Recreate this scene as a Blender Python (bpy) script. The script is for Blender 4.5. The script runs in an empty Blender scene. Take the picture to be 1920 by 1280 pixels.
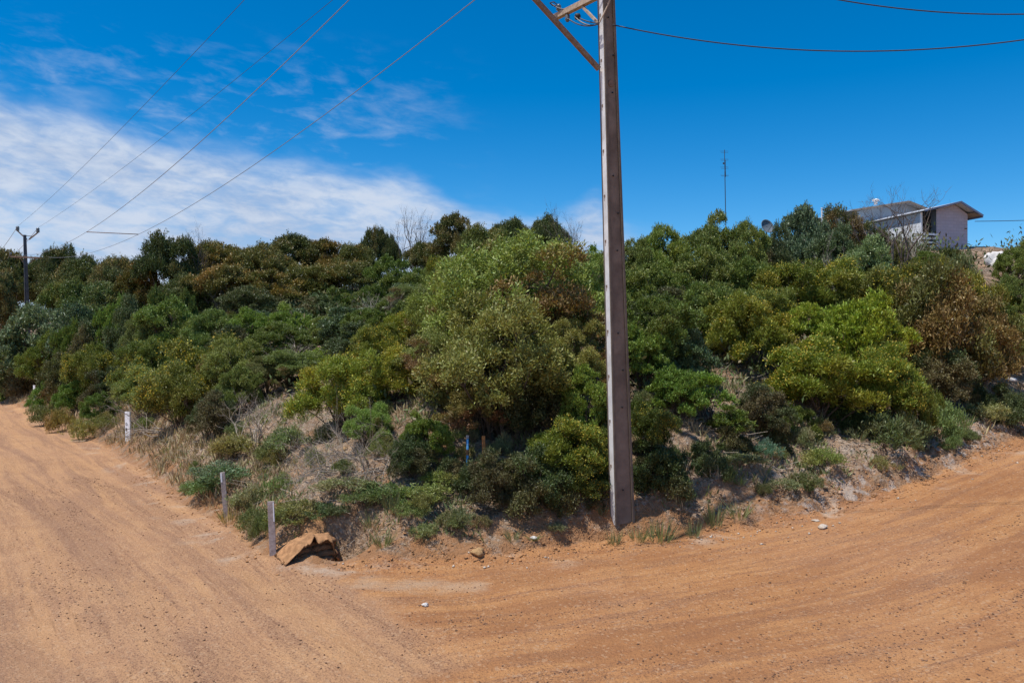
import bpy, math, random
import numpy as np
from mathutils import Vector, Matrix
R = math.radians
scene = bpy.context.scene
COL = scene.collection

# ------------------------------------------------------------------ camera
CAMH = 4.1
FPX = 1493.3                     # focal length in photograph pixels (1920 wide)
cam_d = bpy.data.cameras.new('camera'); cam_d.lens = 28.0; cam_d.sensor_width = 36.0
cam_d.clip_start = 0.1; cam_d.clip_end = 5000
cam = bpy.data.objects.new('camera', cam_d); COL.objects.link(cam)
cam.location = (0, 0, CAMH); cam.rotation_euler = (R(90), 0, 0)
scene.camera = cam

# ------------------------------------------------------------------ light
SUN_EL, SUN_AZ = 71.0, -118.0     # azimuth from +Y towards +X (the sun stands to the left)
sun_dir = Vector((math.sin(R(SUN_AZ))*math.cos(R(SUN_EL)), math.cos(R(SUN_AZ))*math.cos(R(SUN_EL)), math.sin(R(SUN_EL))))
sl = bpy.data.lights.new('sun', 'SUN'); sl.energy = 5.0; sl.angle = R(0.53); sl.color = (1.0, 0.955, 0.88)
so = bpy.data.objects.new('sun', sl); COL.objects.link(so)
so.rotation_euler = sun_dir.to_track_quat('Z', 'Y').to_euler()

scene.view_settings.view_transform = 'Standard'
scene.view_settings.look = 'None'
scene.view_settings.exposure = 0.0
scene.view_settings.gamma = 1.0

world = bpy.data.worlds.new('World'); scene.world = world; world.use_nodes = True

class NT:
    """small helper for building node trees"""
    def __init__(s, tree):
        s.t = tree; tree.nodes.clear()
    def n(s, typ, **kw):
        nd = s.t.nodes.new(typ)
        for k, v in kw.items():
            if k.startswith('i_'):
                key = k[2:]
                key = int(key) if key.isdigit() else key.replace('_', ' ')
                sock = nd.inputs[key]
                if hasattr(v, 'is_output') or isinstance(v, bpy.types.NodeSocket): s.t.links.new(v, sock)
                else: sock.default_value = v
            else: setattr(nd, k, v)
        return nd
    def val(s, v, sock):
        if isinstance(v, bpy.types.NodeSocket): s.t.links.new(v, sock)
        else: sock.default_value = v
    def m(s, op, a, b=0.0, c=0.0, clamp=False):
        nd = s.t.nodes.new('ShaderNodeMath'); nd.operation = op; nd.use_clamp = clamp
        s.val(a, nd.inputs[0]); s.val(b, nd.inputs[1]); s.val(c, nd.inputs[2])
        return nd.outputs[0]
    def mix(s, f, a, b, blend='MIX'):
        nd = s.t.nodes.new('ShaderNodeMix'); nd.data_type = 'RGBA'; nd.blend_type = blend
        s.val(f, nd.inputs[0])
        for v, i in ((a, 6), (b, 7)):
            if isinstance(v, (tuple, list)): v = tuple(v)[:3] + (1.0,)
            s.val(v, nd.inputs[i])
        return nd.outputs[2]
    def ss(s, v, lo, hi, tlo=0.0, thi=1.0):
        nd = s.t.nodes.new('ShaderNodeMapRange'); nd.interpolation_type = 'SMOOTHSTEP'
        s.val(v, nd.inputs[0]); s.val(lo, nd.inputs[1]); s.val(hi, nd.inputs[2]); s.val(tlo, nd.inputs[3]); s.val(thi, nd.inputs[4])
        return nd.outputs[0]
    def noise(s, vec, scale, detail=3.0, rough=0.55, dist=0.0):
        nd = s.t.nodes.new('ShaderNodeTexNoise')
        if vec is not None: s.t.links.new(vec, nd.inputs['Vector'])
        nd.inputs['Scale'].default_value = scale; nd.inputs['Detail'].default_value = detail
        nd.inputs['Roughness'].default_value = rough; nd.inputs['Distortion'].default_value = dist
        return nd.outputs[0]
    def xyz(s, x, y, z=0.0):
        nd = s.t.nodes.new('ShaderNodeCombineXYZ')
        s.val(x, nd.inputs[0]); s.val(y, nd.inputs[1]); s.val(z, nd.inputs[2]); return nd.outputs[0]
    def sep(s, v):
        nd = s.t.nodes.new('ShaderNodeSeparateXYZ'); s.t.links.new(v, nd.inputs[0]); return nd.outputs
    def attr(s, name):
        return s.n('ShaderNodeAttribute', attribute_name=name)

def build_world():
    w = NT(world.node_tree)
    out = w.n('ShaderNodeOutputWorld')
    sky = w.n('ShaderNodeTexSky'); sky.sky_type = 'NISHITA'; sky.sun_disc = False
    sky.sun_elevation = R(SUN_EL); sky.sun_rotation = R(SUN_AZ)
    sky.altitude = 1500; sky.air_density = 1.0; sky.dust_density = 0.15; sky.ozone_density = 5.0
    hs = w.n('ShaderNodeHueSaturation', i_Saturation=1.41, i_Hue=0.497, i_Value=1.0); w.t.links.new(sky.outputs[0], hs.inputs['Color'])
    bg = w.n('ShaderNodeBackground', i_Strength=0.142); w.t.links.new(hs.outputs[0], bg.inputs[0])
    tc = w.n('ShaderNodeTexCoord').outputs['Generated']
    x, y, z = w.sep(tc)
    az = w.m('ARCTAN2', x, y)
    el = w.m('ARCSINE', z)
    v = w.xyz(w.m('MULTIPLY', az, 4.0), w.m('MULTIPLY_ADD', el, 11.0, w.m('MULTIPLY', az, 0.9)), 0.3)
    n1 = w.noise(v, 1.5, 6.0, 0.5, 0.2)
    n2 = w.noise(v, 2.2, 5.0, 0.55, 0.6)
    n3 = w.noise(v, 5.5, 6.0, 0.6, 0.3)
    # low bank of cloud that thins out towards the right
    top = w.m('MULTIPLY_ADD', az, -0.165, 0.163)
    ha = w.m('DIVIDE', w.m('SUBTRACT', az, 0.105), 0.028)
    top = w.m('ADD', top, w.m('MULTIPLY', w.m('POWER', 2.718, w.m('MULTIPLY', w.m('MULTIPLY', ha, ha), -1.0)), 0.03))
    dd = w.m('SUBTRACT', top, el)
    dd = w.m('ADD', dd, w.m('MULTIPLY', w.m('SUBTRACT', n1, 0.5), 0.125))
    bank = w.ss(dd, -0.022, 0.036)
    bank = w.m('MULTIPLY', bank, w.ss(az, 0.20, 0.10))
    # thin wisps above the bank
    lm = w.m('MULTIPLY', w.ss(el, 0.37, 0.27), w.ss(az, 0.0, -0.22))
    wi = w.m('MULTIPLY', w.m('MULTIPLY', w.ss(w.m('MULTIPLY_ADD', n3, 0.45, w.m('MULTIPLY', n2, 0.55)), 0.47, 0.70), lm), 0.34)
    right = w.m('MULTIPLY', w.ss(n1, 0.60, 0.75), w.m('MULTIPLY', w.ss(el, 0.26, 0.2), w.ss(az, 0.16, 0.05)))
    right = w.m('MULTIPLY', right, 0.25)
    fac = w.m('MAXIMUM', w.m('MAXIMUM', w.m('MULTIPLY', bank, w.ss(w.m('MULTIPLY_ADD', n3, 0.6, w.m('MULTIPLY', n2, 0.4)), 0.36, 0.60, 0.62, 1.0)), wi), right, clamp=True)
    ccol = w.mix(w.ss(w.m('MULTIPLY_ADD', n3, 0.5, w.m('MULTIPLY', n1, 0.5)), 0.38, 0.62), (0.42, 0.53, 0.73), (0.60, 0.69, 0.84))
    cb = w.n('ShaderNodeBackground', i_Strength=1.0); w.t.links.new(ccol, cb.inputs[0])
    ms = w.n('ShaderNodeMixShader'); w.val(fac, ms.inputs[0])
    w.t.links.new(bg.outputs[0], ms.inputs[1]); w.t.links.new(cb.outputs[0], ms.inputs[2])
    w.t.links.new(ms.outputs[0], out.inputs[0])
build_world()

# ------------------------------------------------------------------ noise and terrain
def _hash(ix, iy, seed):
    h = (ix.astype(np.int64)*374761393 + iy.astype(np.int64)*668265263 + seed*1442695041) & 0xffffffff
    h = ((h ^ (h >> 13))*1274126177) & 0xffffffff
    h = h ^ (h >> 16)
    return (h & 0xffff)/65535.0
def vnoise(x, y, seed=0):
    ix = np.floor(x); iy = np.floor(y); fx = x-ix; fy = y-iy
    fx = fx*fx*(3-2*fx); fy = fy*fy*(3-2*fy)
    a = _hash(ix, iy, seed); b = _hash(ix+1, iy, seed); c = _hash(ix, iy+1, seed); d = _hash(ix+1, iy+1, seed)
    return (a*(1-fx)+b*fx)*(1-fy) + (c*(1-fx)+d*fx)*fy - 0.5
def fbm(x, y, seed=0, o=4):
    s = 0; a = 1.0
    for k in range(o):
        s = s + a*vnoise(x, y, seed+k*17); x = x*2.03+3.1; y = y*2.03+1.7; a *= 0.5
    return s
def sstep(v, a, b):
    t = np.clip((v-a)/(b-a), 0, 1); return t*t*(3-2*t)
BX = np.array([-900, -120, -34, -23.5, -13.4, -8.9, -6.0, -4.7, -3.7, -1.0, 1.55, 3.5, 5.7, 9.2, 12, 15.6, 30, 60, 900.])
BY = np.array([1170, 165, 53, 40.8, 27.8, 21.1, 17.0, 15.2, 14.75, 14.9, 16.0, 16.5, 17.2, 19.0, 21.2, 24.2, 34, 50, 420.])
def sdist(x, y):
    """signed distance to the edge of the scrub: positive on the bank, negative on the road"""
    best = np.full(np.shape(x), 1e9)
    for i in range(len(BX)-1):
        ax, ay, bx, by = BX[i], BY[i], BX[i+1], BY[i+1]
        dx, dy = bx-ax, by-ay; L = dx*dx+dy*dy
        t = np.clip(((x-ax)*dx+(y-ay)*dy)/L, 0, 1)
        best = np.minimum(best, np.hypot(x-ax-t*dx, y-ay-t*dy))
    return np.where(y > np.interp(x, BX, BY), best, -best)
def edge_t(x, y):
    return sdist(x, y) + 0.30*fbm(x*0.9, y*0.9, 5, 3)*np.exp(-np.abs(x)/40)
def hgt(x, y, fine=True):
    x = np.asarray(x, float); y = np.asarray(y, float)
    t = edge_t(x, y)
    z = 0.1*np.minimum(np.log1p(np.exp(np.clip(x-4, -30, 26))), 26)
    tp = np.maximum(t, 0)
    z = z + 6.2*(1-np.exp(-tp/9.0)) + 0.035*np.minimum(tp, 60)
    z = z + 3.2*sstep(-x, 6, 34)*sstep(tp, 6, 22)
    z = z + 2.3*np.exp(-(((x-28)/15)**2+((y-51)/11)**2))
    z = z - 0.9*np.exp(-(((x-14.5)/9)**2+((y-44)/12)**2))*sstep(tp, 8, 16)
    if fine:
        b = sstep(t, 0.0, 0.5)
        near = np.exp(-np.maximum(y-20, 0)/30)
        z = z + b*(0.22*fbm(x*0.55, y*0.55, 11, 3) + 0.17*fbm(x*2.1, y*2.1, 23, 5)*near + 0.06*np.abs(fbm(x*6.3, y*6.3, 27, 3))*near)
        z = z + 0.55*b*fbm(x*0.12, y*0.12, 31, 2)*sstep(tp, 2, 8)
        # windrow of graded rubble along the edge of the road
        rub = np.exp(-((t-0.02)/0.28)**2)
        z = z + rub*(0.09+0.16*fbm(x*1.7, y*1.7, 41, 3))*sstep(x, -3.4, -2.4)
        z = z + rub*0.045*(1-sstep(x, -5, -3))
        clod = np.exp(-((t-0.55)/0.6)**2)*sstep(x, 4.5, 7)
        z = z + clod*0.42*np.abs(fbm(x*2.6, y*2.6, 57, 5))
        # road: shallow wheel tracks and crown
        rd = sstep(-t, 0.1, 1.0)
        z = z + rd*(0.045*fbm(x*0.35, y*0.35, 61, 2) + 0.012*fbm(x*3.1, y*3.1, 67, 3))
        u = (x+4.7)*0.79+(y-15.3)*0.61
        z = z + rd*0.018*np.sin(u*3.3+2*fbm(x*.15, y*.15, 3, 2))*(x < 2)
    z = z + 0.80*(1-np.exp(-tp/0.65))*sstep(x, -1.0, 1.5)*(1-sstep(x, 4.0, 7.0))*0.75*np.exp(-np.maximum(tp-3, 0)/4)
    # hollow beside the sandbags
    p = ((x+3.20)/0.50)**2 + ((y-15.32)/0.42)**2
    z = z - 0.78*np.exp(-p**2)
    return z
def P(px, py, d):
    return Vector(((px-960)/FPX*d, d, CAMH+(640-py)/FPX*d))
_DS = np.concatenate([np.arange(8, 30, 0.05), np.arange(30, 140, 0.25)])
def ground_at(px, py):
    """the first point of the ground on the line of sight through a photograph pixel"""
    xs = (px-960)/FPX*_DS; zs = CAMH+(640-py)/FPX*_DS
    hz = hgt(xs, _DS)
    k = np.nonzero(zs <= hz)[0]
    d = _DS[k[0]] if len(k) else None
    if d is None: return None
    return Vector(((px-960)/FPX*d, d, float(hgt(xs[k[0]], d))))
def gz(x, y): return float(hgt(np.array([x]), np.array([y]))[0])

# ------------------------------------------------------------------ mesh helpers
def link(name, me, mat=None, parent=None):
    o = bpy.data.objects.new(name, me); COL.objects.link(o)
    if mat is not None and len(me.materials) == 0: me.materials.append(mat)
    if parent is not None: o.parent = parent
    return o
def tag(o, label=None, cat=None, group=None, kind=None):
    if label: o['label'] = label
    if cat: o['category'] = cat
    if group: o['group'] = group
    if kind: o['kind'] = kind
    return o
def empty(name, loc, rz=0.0):
    o = bpy.data.objects.new(name, None); COL.objects.link(o); o.location = loc; o.rotation_euler = (0, 0, rz)
    o.empty_display_size = 0.2
    return o
def quads_mesh(name, V, nper=4, smooth=False):
    """V: (n*nper,3) vertices, every nper of them one face"""
    me = bpy.data.meshes.new(name); nv = len(V); nf = nv//nper
    me.vertices.add(nv); me.vertices.foreach_set('co', np.ascontiguousarray(V, np.float32).ravel())
    me.loops.add(nv); me.loops.foreach_set('vertex_index', np.arange(nv, dtype=np.int32))
    me.polygons.add(nf); me.polygons.foreach_set('loop_start', np.arange(0, nv, nper, dtype=np.int32))
    me.update(calc_edges=True)
    return me
def faces_mesh(name, V, F, smooth=False):
    """F: (n,k) index array"""
    me = bpy.data.meshes.new(name); F = np.asarray(F, np.int32); nf, k = F.shape
    V = np.ascontiguousarray(V, np.float32)
    me.vertices.add(len(V)); me.vertices.foreach_set('co', V.ravel())
    me.loops.add(nf*k); me.loops.foreach_set('vertex_index', F.ravel())
    me.polygons.add(nf); me.polygons.foreach_set('loop_start', np.arange(0, nf*k, k, dtype=np.int32))
    if smooth: me.polygons.foreach_set('use_smooth', np.ones(nf, bool))
    me.update(calc_edges=True)
    return me
class MB:
    """collects tubes, boxes and free polygons into one mesh"""
    def __init__(s): s.v = []; s.f = []
    def poly(s, pts, faces):
        b = len(s.v); s.v += [tuple(p) for p in pts]; s.f += [tuple(b+i for i in f) for f in faces]
    def tube(s, pts, rad, n=6, cap=True):
        pts = [Vector(p) for p in pts]
        if not isinstance(rad, (list, tuple, np.ndarray)): rad = [rad]*len(pts)
        b = len(s.v); prev = None
        for i, p in enumerate(pts):
            d = (pts[min(i+1, len(pts)-1)]-pts[max(i-1, 0)])
            d = d.normalized() if d.length > 1e-9 else Vector((0, 0, 1))
            if prev is None:
                a = d.orthogonal().normalized()
            else:
                a = (prev-d*prev.dot(d)); a = a.normalized() if a.length > 1e-6 else d.orthogonal().normalized()
            prev = a; c = d.cross(a)
            for k in range(n):
                an = 2*math.pi*k/n
                s.v.append(tuple(p+(a*math.cos(an)+c*math.sin(an))*rad[i]))
        for i in range(len(pts)-1):
            for k in range(n):
                k2 = (k+1) % n
                s.f.append((b+i*n+k, b+i*n+k2, b+(i+1)*n+k2, b+(i+1)*n+k))
        if cap:
            s.f.append(tuple(b+k for k in reversed(range(n)))); s.f.append(tuple(b+(len(pts)-1)*n+k for k in range(n)))
    def box(s, c, size, mat=None):
        hx, hy, hz = size[0]/2, size[1]/2, size[2]/2
        pts = [Vector((x, y, z)) for z in (-hz, hz) for y in (-hy, hy) for x in (-hx, hx)]
        if mat is not None: pts = [mat @ p for p in pts]
        s.poly([p+Vector(c) for p in pts], [(0, 2, 3, 1), (4, 5, 7, 6), (0, 1, 5, 4), (2, 6, 7, 3), (0, 4, 6, 2), (1, 3, 7, 5)])
    def beam(s, a, b, w, h, up=Vector((0, 0, 1))):
        a = Vector(a); b = Vector(b); d = (b-a).normalized(); sx = d.cross(up).normalized(); u = sx.cross(d)
        q = [sx*w/2+u*h/2, sx*w/2-u*h/2, -sx*w/2-u*h/2, -sx*w/2+u*h/2]
        s.poly([a+k for k in q]+[b+k for k in q], [(0, 1, 2, 3), (7, 6, 5, 4), (0, 4, 5, 1), (1, 5, 6, 2), (2, 6, 7, 3), (3, 7, 4, 0)])
    def lathe(s, c, prof, n=14, axis=None):
        b = len(s.v); c = Vector(c)
        M = Matrix.Identity(3) if axis is None else Vector(axis).to_track_quat('Z', 'Y').to_matrix()
        for r, z in prof:
            for k in range(n):
                an = 2*math.pi*k/n; s.v.append(tuple(c+M @ Vector((r*math.cos(an), r*math.sin(an), z))))
        for i in range(len(prof)-1):
            for k in range(n):
                k2 = (k+1) % n
                s.f.append((b+i*n+k, b+i*n+k2, b+(i+1)*n+k2, b+(i+1)*n+k))
        s.f.append(tuple(b+k for k in reversed(range(n)))); s.f.append(tuple(b+(len(prof)-1)*n+k for k in range(n)))
    def mesh(s, name, smooth=False, bevel=0.0):
        me = bpy.data.meshes.new(name); me.from_pydata(s.v, [], s.f); me.update()
        if bevel:
            import bmesh
            bm = bmesh.new(); bm.from_mesh(me)
            bmesh.ops.bevel(bm, geom=bm.edges[:], offset=bevel, segments=2, affect='EDGES', profile=0.7)
            bm.to_mesh(me); bm.free()
        if smooth:
            for p in me.polygons: p.use_smooth = True
        return me
    def build(s, name, mat, parent=None, smooth=False, bevel=0.0):
        return link(name, s.mesh(name, smooth, bevel), mat, parent)

# ------------------------------------------------------------------ materials
def new_mat(name):
    m = bpy.data.materials.new(name); m.use_nodes = True
    return m, NT(m.node_tree)
def finish(nt, shader):
    o = nt.n('ShaderNodeOutputMaterial'); nt.t.links.new(shader, o.inputs[0])
def simple_mat(name, col, rough=0.7, var=0.25, scale=8.0, metal=0.0, bump=0.15, stain=None, spec=0.3, stain_amt=0.5):
    m, t = new_mat(name)
    tc = t.n('ShaderNodeTexCoord').outputs['Object']
    n = t.noise(tc, scale, 5.0, 0.6)
    c = t.mix(t.ss(n, 0.3, 0.72), tuple(k*(1-var) for k in col), tuple(min(1, k*(1+var)) for k in col))
    if stain is not None:
        n2 = t.noise(tc, scale*0.35, 4.0, 0.65, 0.4)
        c = t.mix(t.m('MULTIPLY', t.ss(n2, 0.5, 0.7), stain_amt), c, stain)
    b = t.n('ShaderNodeBsdfPrincipled', i_Roughness=rough, i_Metallic=metal)
    b.inputs['Specular IOR Level'].default_value = spec
    t.t.links.new(c, b.inputs['Base Color'])
    if bump:
        bp = t.n('ShaderNodeBump', i_Strength=bump, i_Distance=0.02); t.t.links.new(t.noise(tc, scale*4, 5.0, 0.6), bp.inputs['Height'])
        t.t.links.new(bp.outputs[0], b.inputs['Normal'])
    finish(t, b.outputs[0]); return m
def leaf_mat(name, col, alt, trans=0.3, rough=0.5, var=0.45, spec=0.35):
    m, t = new_mat(name)
    a = t.attr('alt')
    c = t.mix(a.outputs['Fac'], col, alt)
    g = t.n('ShaderNodeNewGeometry')
    rnd = g.outputs['Random Per Island']
    oi = t.n('ShaderNodeObjectInfo')
    hs = t.n('ShaderNodeHueSaturation'); t.t.links.new(c, hs.inputs['Color'])
    t.val(t.m('MULTIPLY_ADD', rnd, var*2, 1.0-var), hs.inputs['Value'])
    t.val(t.m('MULTIPLY_ADD', t.m('FRACT', t.m('MULTIPLY', rnd, 7.31)), 0.05, 0.475), hs.inputs['Hue'])
    c = t.mix(1.0, hs.outputs[0], oi.outputs['Color'], 'MULTIPLY')
    b = t.n('ShaderNodeBsdfPrincipled', i_Roughness=rough); b.inputs['Specular IOR Level'].default_value = spec
    t.t.links.new(c, b.inputs['Base Color'])
    tr = t.n('ShaderNodeBsdfTranslucent'); t.t.links.new(t.mix(1.0, c, (1.0, 1.0, 0.55), 'MULTIPLY'), tr.inputs[0])
    ms = t.n('ShaderNodeMixShader', i_0=trans); t.t.links.new(b.outputs[0], ms.inputs[1]); t.t.links.new(tr.outputs[0], ms.inputs[2])
    finish(t, ms.outputs[0]); return m

def ground_mat():
    m, t = new_mat('sandy_ground')
    pos = t.n('ShaderNodeNewGeometry').outputs['Position']
    e = t.attr('edge').outputs['Fac']
    trk = t.sep(t.attr('track_left').outputs['Vector'])
    trk2 = t.sep(t.attr('track_right').outputs['Vector'])
    mr = t.attr('road_mix').outputs['Fac']
    # --- road: dragged gravel streaks that follow the wheels
    vL = t.xyz(t.m('MULTIPLY', trk[0], 2.0), t.m('MULTIPLY', trk[1], 0.14), 0.0)
    vR = t.xyz(t.m('MULTIPLY', trk2[0], 2.8), t.m('MULTIPLY', trk2[1], 0.22), 5.0)
    sL = t.noise(vL, 1.0, 6.0, 0.66, 0.9); sR = t.noise(vR, 1.0, 6.0, 0.68, 1.1)
    big = t.noise(pos, 0.22, 3.0, 0.5)
    mid = t.noise(pos, 1.3, 5.0, 0.6)
    fine = t.noise(pos, 14.0, 5.0, 0.7)
    grit = t.noise(pos, 34.0, 3.0, 0.7)
    mrx = t.ss(t.m('ADD', mr, t.m('MULTIPLY', t.m('SUBTRACT', mid, 0.5), 0.55)), 0.35, 0.7)
    streak = t.m('ADD', t.m('MULTIPLY', sL, t.m('SUBTRACT', 1.0, mrx)), t.m('MULTIPLY', sR, mrx))
    cl = t.mix(t.ss(mid, 0.3, 0.7), (0.46, 0.250, 0.132), (0.545, 0.308, 0.160))
    cr = t.mix(t.ss(mid, 0.3, 0.7), (0.43, 0.195, 0.078), (0.515, 0.250, 0.102))
    road = t.mix(mrx, cl, cr)
    road = t.mix(t.m('MULTIPLY', t.ss(streak, 0.52, 0.36), 0.32), road, (0.56, 0.305, 0.135))
    gs = t.m('MULTIPLY', t.ss(streak, 0.47, 0.62), t.ss(fine, 0.25, 0.58))
    road = t.mix(t.m('MULTIPLY', gs, 0.42), road, (0.27, 0.150, 0.098))
    road = t.mix(t.m('MULTIPLY', t.ss(t.m('ADD', grit, t.m('MULTIPLY', streak, 0.34)), 0.70, 0.80), 0.75), road, (0.16, 0.08, 0.05))
    road = t.mix(t.m('MULTIPLY', t.ss(big, 0.42, 0.7), 0.22), road, (0.46, 0.26, 0.16))
    pa = t.noise(t.xyz(t.m('MULTIPLY', trk2[0], 0.75), t.m('MULTIPLY', trk2[1], 0.22), 3.0), 1.0, 5.0, 0.62, 0.6)
    road = t.mix(t.m('MULTIPLY', t.m('MULTIPLY', t.ss(pa, 0.48, 0.62), mrx), 0.6), road, (0.33, 0.145, 0.062))
    pb = t.noise(t.xyz(t.m('MULTIPLY', trk[0], 0.95), t.m('MULTIPLY', trk[1], 0.09), 9.0), 1.0, 5.0, 0.6, 0.5)
    road = t.mix(t.m('MULTIPLY', t.m('MULTIPLY', t.ss(pb, 0.50, 0.62), t.m('SUBTRACT', 1.0, mrx)), 0.45), road, (0.31, 0.172, 0.108))
    # --- thin tyre lines and coarse gravel patches
    tL = t.noise(t.xyz(t.m('MULTIPLY', trk[0], 11.0), t.m('MULTIPLY', trk[1], 0.35), 2.0), 1.0, 3.0, 0.6, 0.2)
    tR = t.noise(t.xyz(t.m('MULTIPLY', trk2[0], 11.0), t.m('MULTIPLY', trk2[1], 0.4), 7.0), 1.0, 3.0, 0.6, 0.2)
    tl_ = t.m('ADD', t.m('MULTIPLY', tL, t.m('SUBTRACT', 1.0, mrx)), t.m('MULTIPLY', tR, mrx))
    road = t.mix(t.m('MULTIPLY', t.m('MULTIPLY', t.ss(tl_, 0.56, 0.68), t.ss(mid, 0.35, 0.6)), 0.45), road, (0.25, 0.125, 0.065))
    vg = t.n('ShaderNodeTexVoronoi'); t.t.links.new(pos, vg.inputs['Vector']); vg.inputs['Scale'].default_value = 26.0
    vc = t.sep(vg.outputs['Color'])
    road = t.mix(t.m('MULTIPLY', t.m('MULTIPLY', t.ss(vc[0], 0.72, 0.9), t.ss(t.noise(pos, 0.9, 4.0, 0.6), 0.45, 0.66)), 0.34), road, (0.24, 0.125, 0.072))
    road = t.mix(t.m('MULTIPLY', t.ss(vc[1], 0.86, 0.97), 0.35), road, (0.60, 0.40, 0.25))
    # --- pale patch in the middle of the junction
    sx, sy, sz = t.sep(pos)
    qx = t.m('DIVIDE', t.m('ADD', sx, 1.75), 1.35); qy = t.m('DIVIDE', t.m('SUBTRACT', sy, t.m('MULTIPLY_ADD', sx, -0.12, 13.25)), 0.45)
    qq = t.m('ADD', t.m('MULTIPLY', qx, qx), t.m('MULTIPLY', qy, qy))
    road = t.mix(t.m('MULTIPLY', t.ss(t.m('ADD', qq, t.m('MULTIPLY', t.m('SUBTRACT', mid, 0.5), 4.5)), 1.3, -0.6), 0.55), road, (0.54, 0.42, 0.30))
    # --- pale limey dust that collects along the edge
    lime = t.m('MULTIPLY', t.ss(e, -1.3, -0.25), t.ss(t.noise(pos, 0.8, 5.0, 0.65, 0.5), 0.54, 0.68))
    road = t.mix(t.m('MULTIPLY', lime, 0.55), road, (0.56, 0.46, 0.36))
    # --- bank: sand, clay, limestone, litter
    px = t.sep(pos)[0]
    b1 = t.noise(pos, 0.9, 6.0, 0.62, 0.3); b2 = t.noise(pos, 2.7, 6.0, 0.65); b3 = t.noise(pos, 7.0, 5.0, 0.7)
    bank = t.mix(t.ss(b2, 0.35, 0.68), (0.34, 0.215, 0.130), (0.54, 0.375, 0.245))
    bank = t.mix(t.m('MULTIPLY', t.ss(b1, 0.52, 0.64), 0.8), bank, (0.42, 0.215, 0.095))
    bank = t.mix(t.m('MULTIPLY', t.ss(b3, 0.55, 0.68), t.ss(b1, 0.52, 0.44)), bank, (0.46, 0.40, 0.34))
    bank = t.mix(t.m('MULTIPLY', t.ss(grit, 0.5, 0.68), 0.65), bank, (0.13, 0.085, 0.060))
    lit = t.m('MULTIPLY', t.ss(e, 1.6, 4.6), t.ss(t.noise(pos, 1.6, 6.0, 0.65), 0.38, 0.58))
    bank = t.mix(t.m('MULTIPLY', lit, 0.8), bank, (0.115, 0.085, 0.062))
    ped = t.n('ShaderNodeTexVoronoi'); t.t.links.new(pos, ped.inputs['Vector']); ped.inputs['Scale'].default_value = 16.0
    pc = t.sep(ped.outputs['Color'])
    bank = t.mix(t.m('MULTIPLY', t.ss(pc[0], 0.55, 0.8), 0.5), bank, (0.52, 0.42, 0.33))
    bank = t.mix(t.m('MULTIPLY', t.ss(pc[1], 0.62, 0.85), 0.55), bank, (0.17, 0.11, 0.075))
    rub = t.m('MULTIPLY', t.ss(e, 1.1, 0.25), t.ss(b2, 0.4, 0.55))
    bank = t.mix(t.m('MULTIPLY', rub, 0.85), bank, (0.385, 0.185, 0.082))
    lim2 = t.m('MULTIPLY', t.m('MULTIPLY', t.ss(e, 1.7, 0.7), t.ss(px, 4.0, 7.0)), t.ss(b2, 0.50, 0.6))
    bank = t.mix(t.m('MULTIPLY', lim2, 0.75), bank, (0.50, 0.43, 0.37))
    edge = t.ss(t.m('ADD', e, t.m('MULTIPLY', t.m('SUBTRACT', b2, 0.5), 0.7)), -0.16, 0.16)
    col = t.mix(edge, road, bank)
    b = t.n('ShaderNodeBsdfPrincipled', i_Roughness=0.92); b.inputs['Specular IOR Level'].default_value = 0.12
    t.t.links.new(col, b.inputs['Base Color'])
    hgt_ = t.m('ADD', t.m('MULTIPLY', fine, 0.6), t.m('MULTIPLY', grit, 0.5))
    hgt_ = t.m('ADD', hgt_, t.m('MULTIPLY', t.m('ADD', b3, t.m('MULTIPLY', streak, 0.12)), t.m('MULTIPLY_ADD', edge, 1.6, 0.5)))
    bp = t.n('ShaderNodeBump', i_Strength=0.9, i_Distance=0.07); t.t.links.new(hgt_, bp.inputs['Height'])
    t.t.links.new(bp.outputs[0], b.inputs['Normal'])
    finish(t, b.outputs[0]); return m

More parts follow.
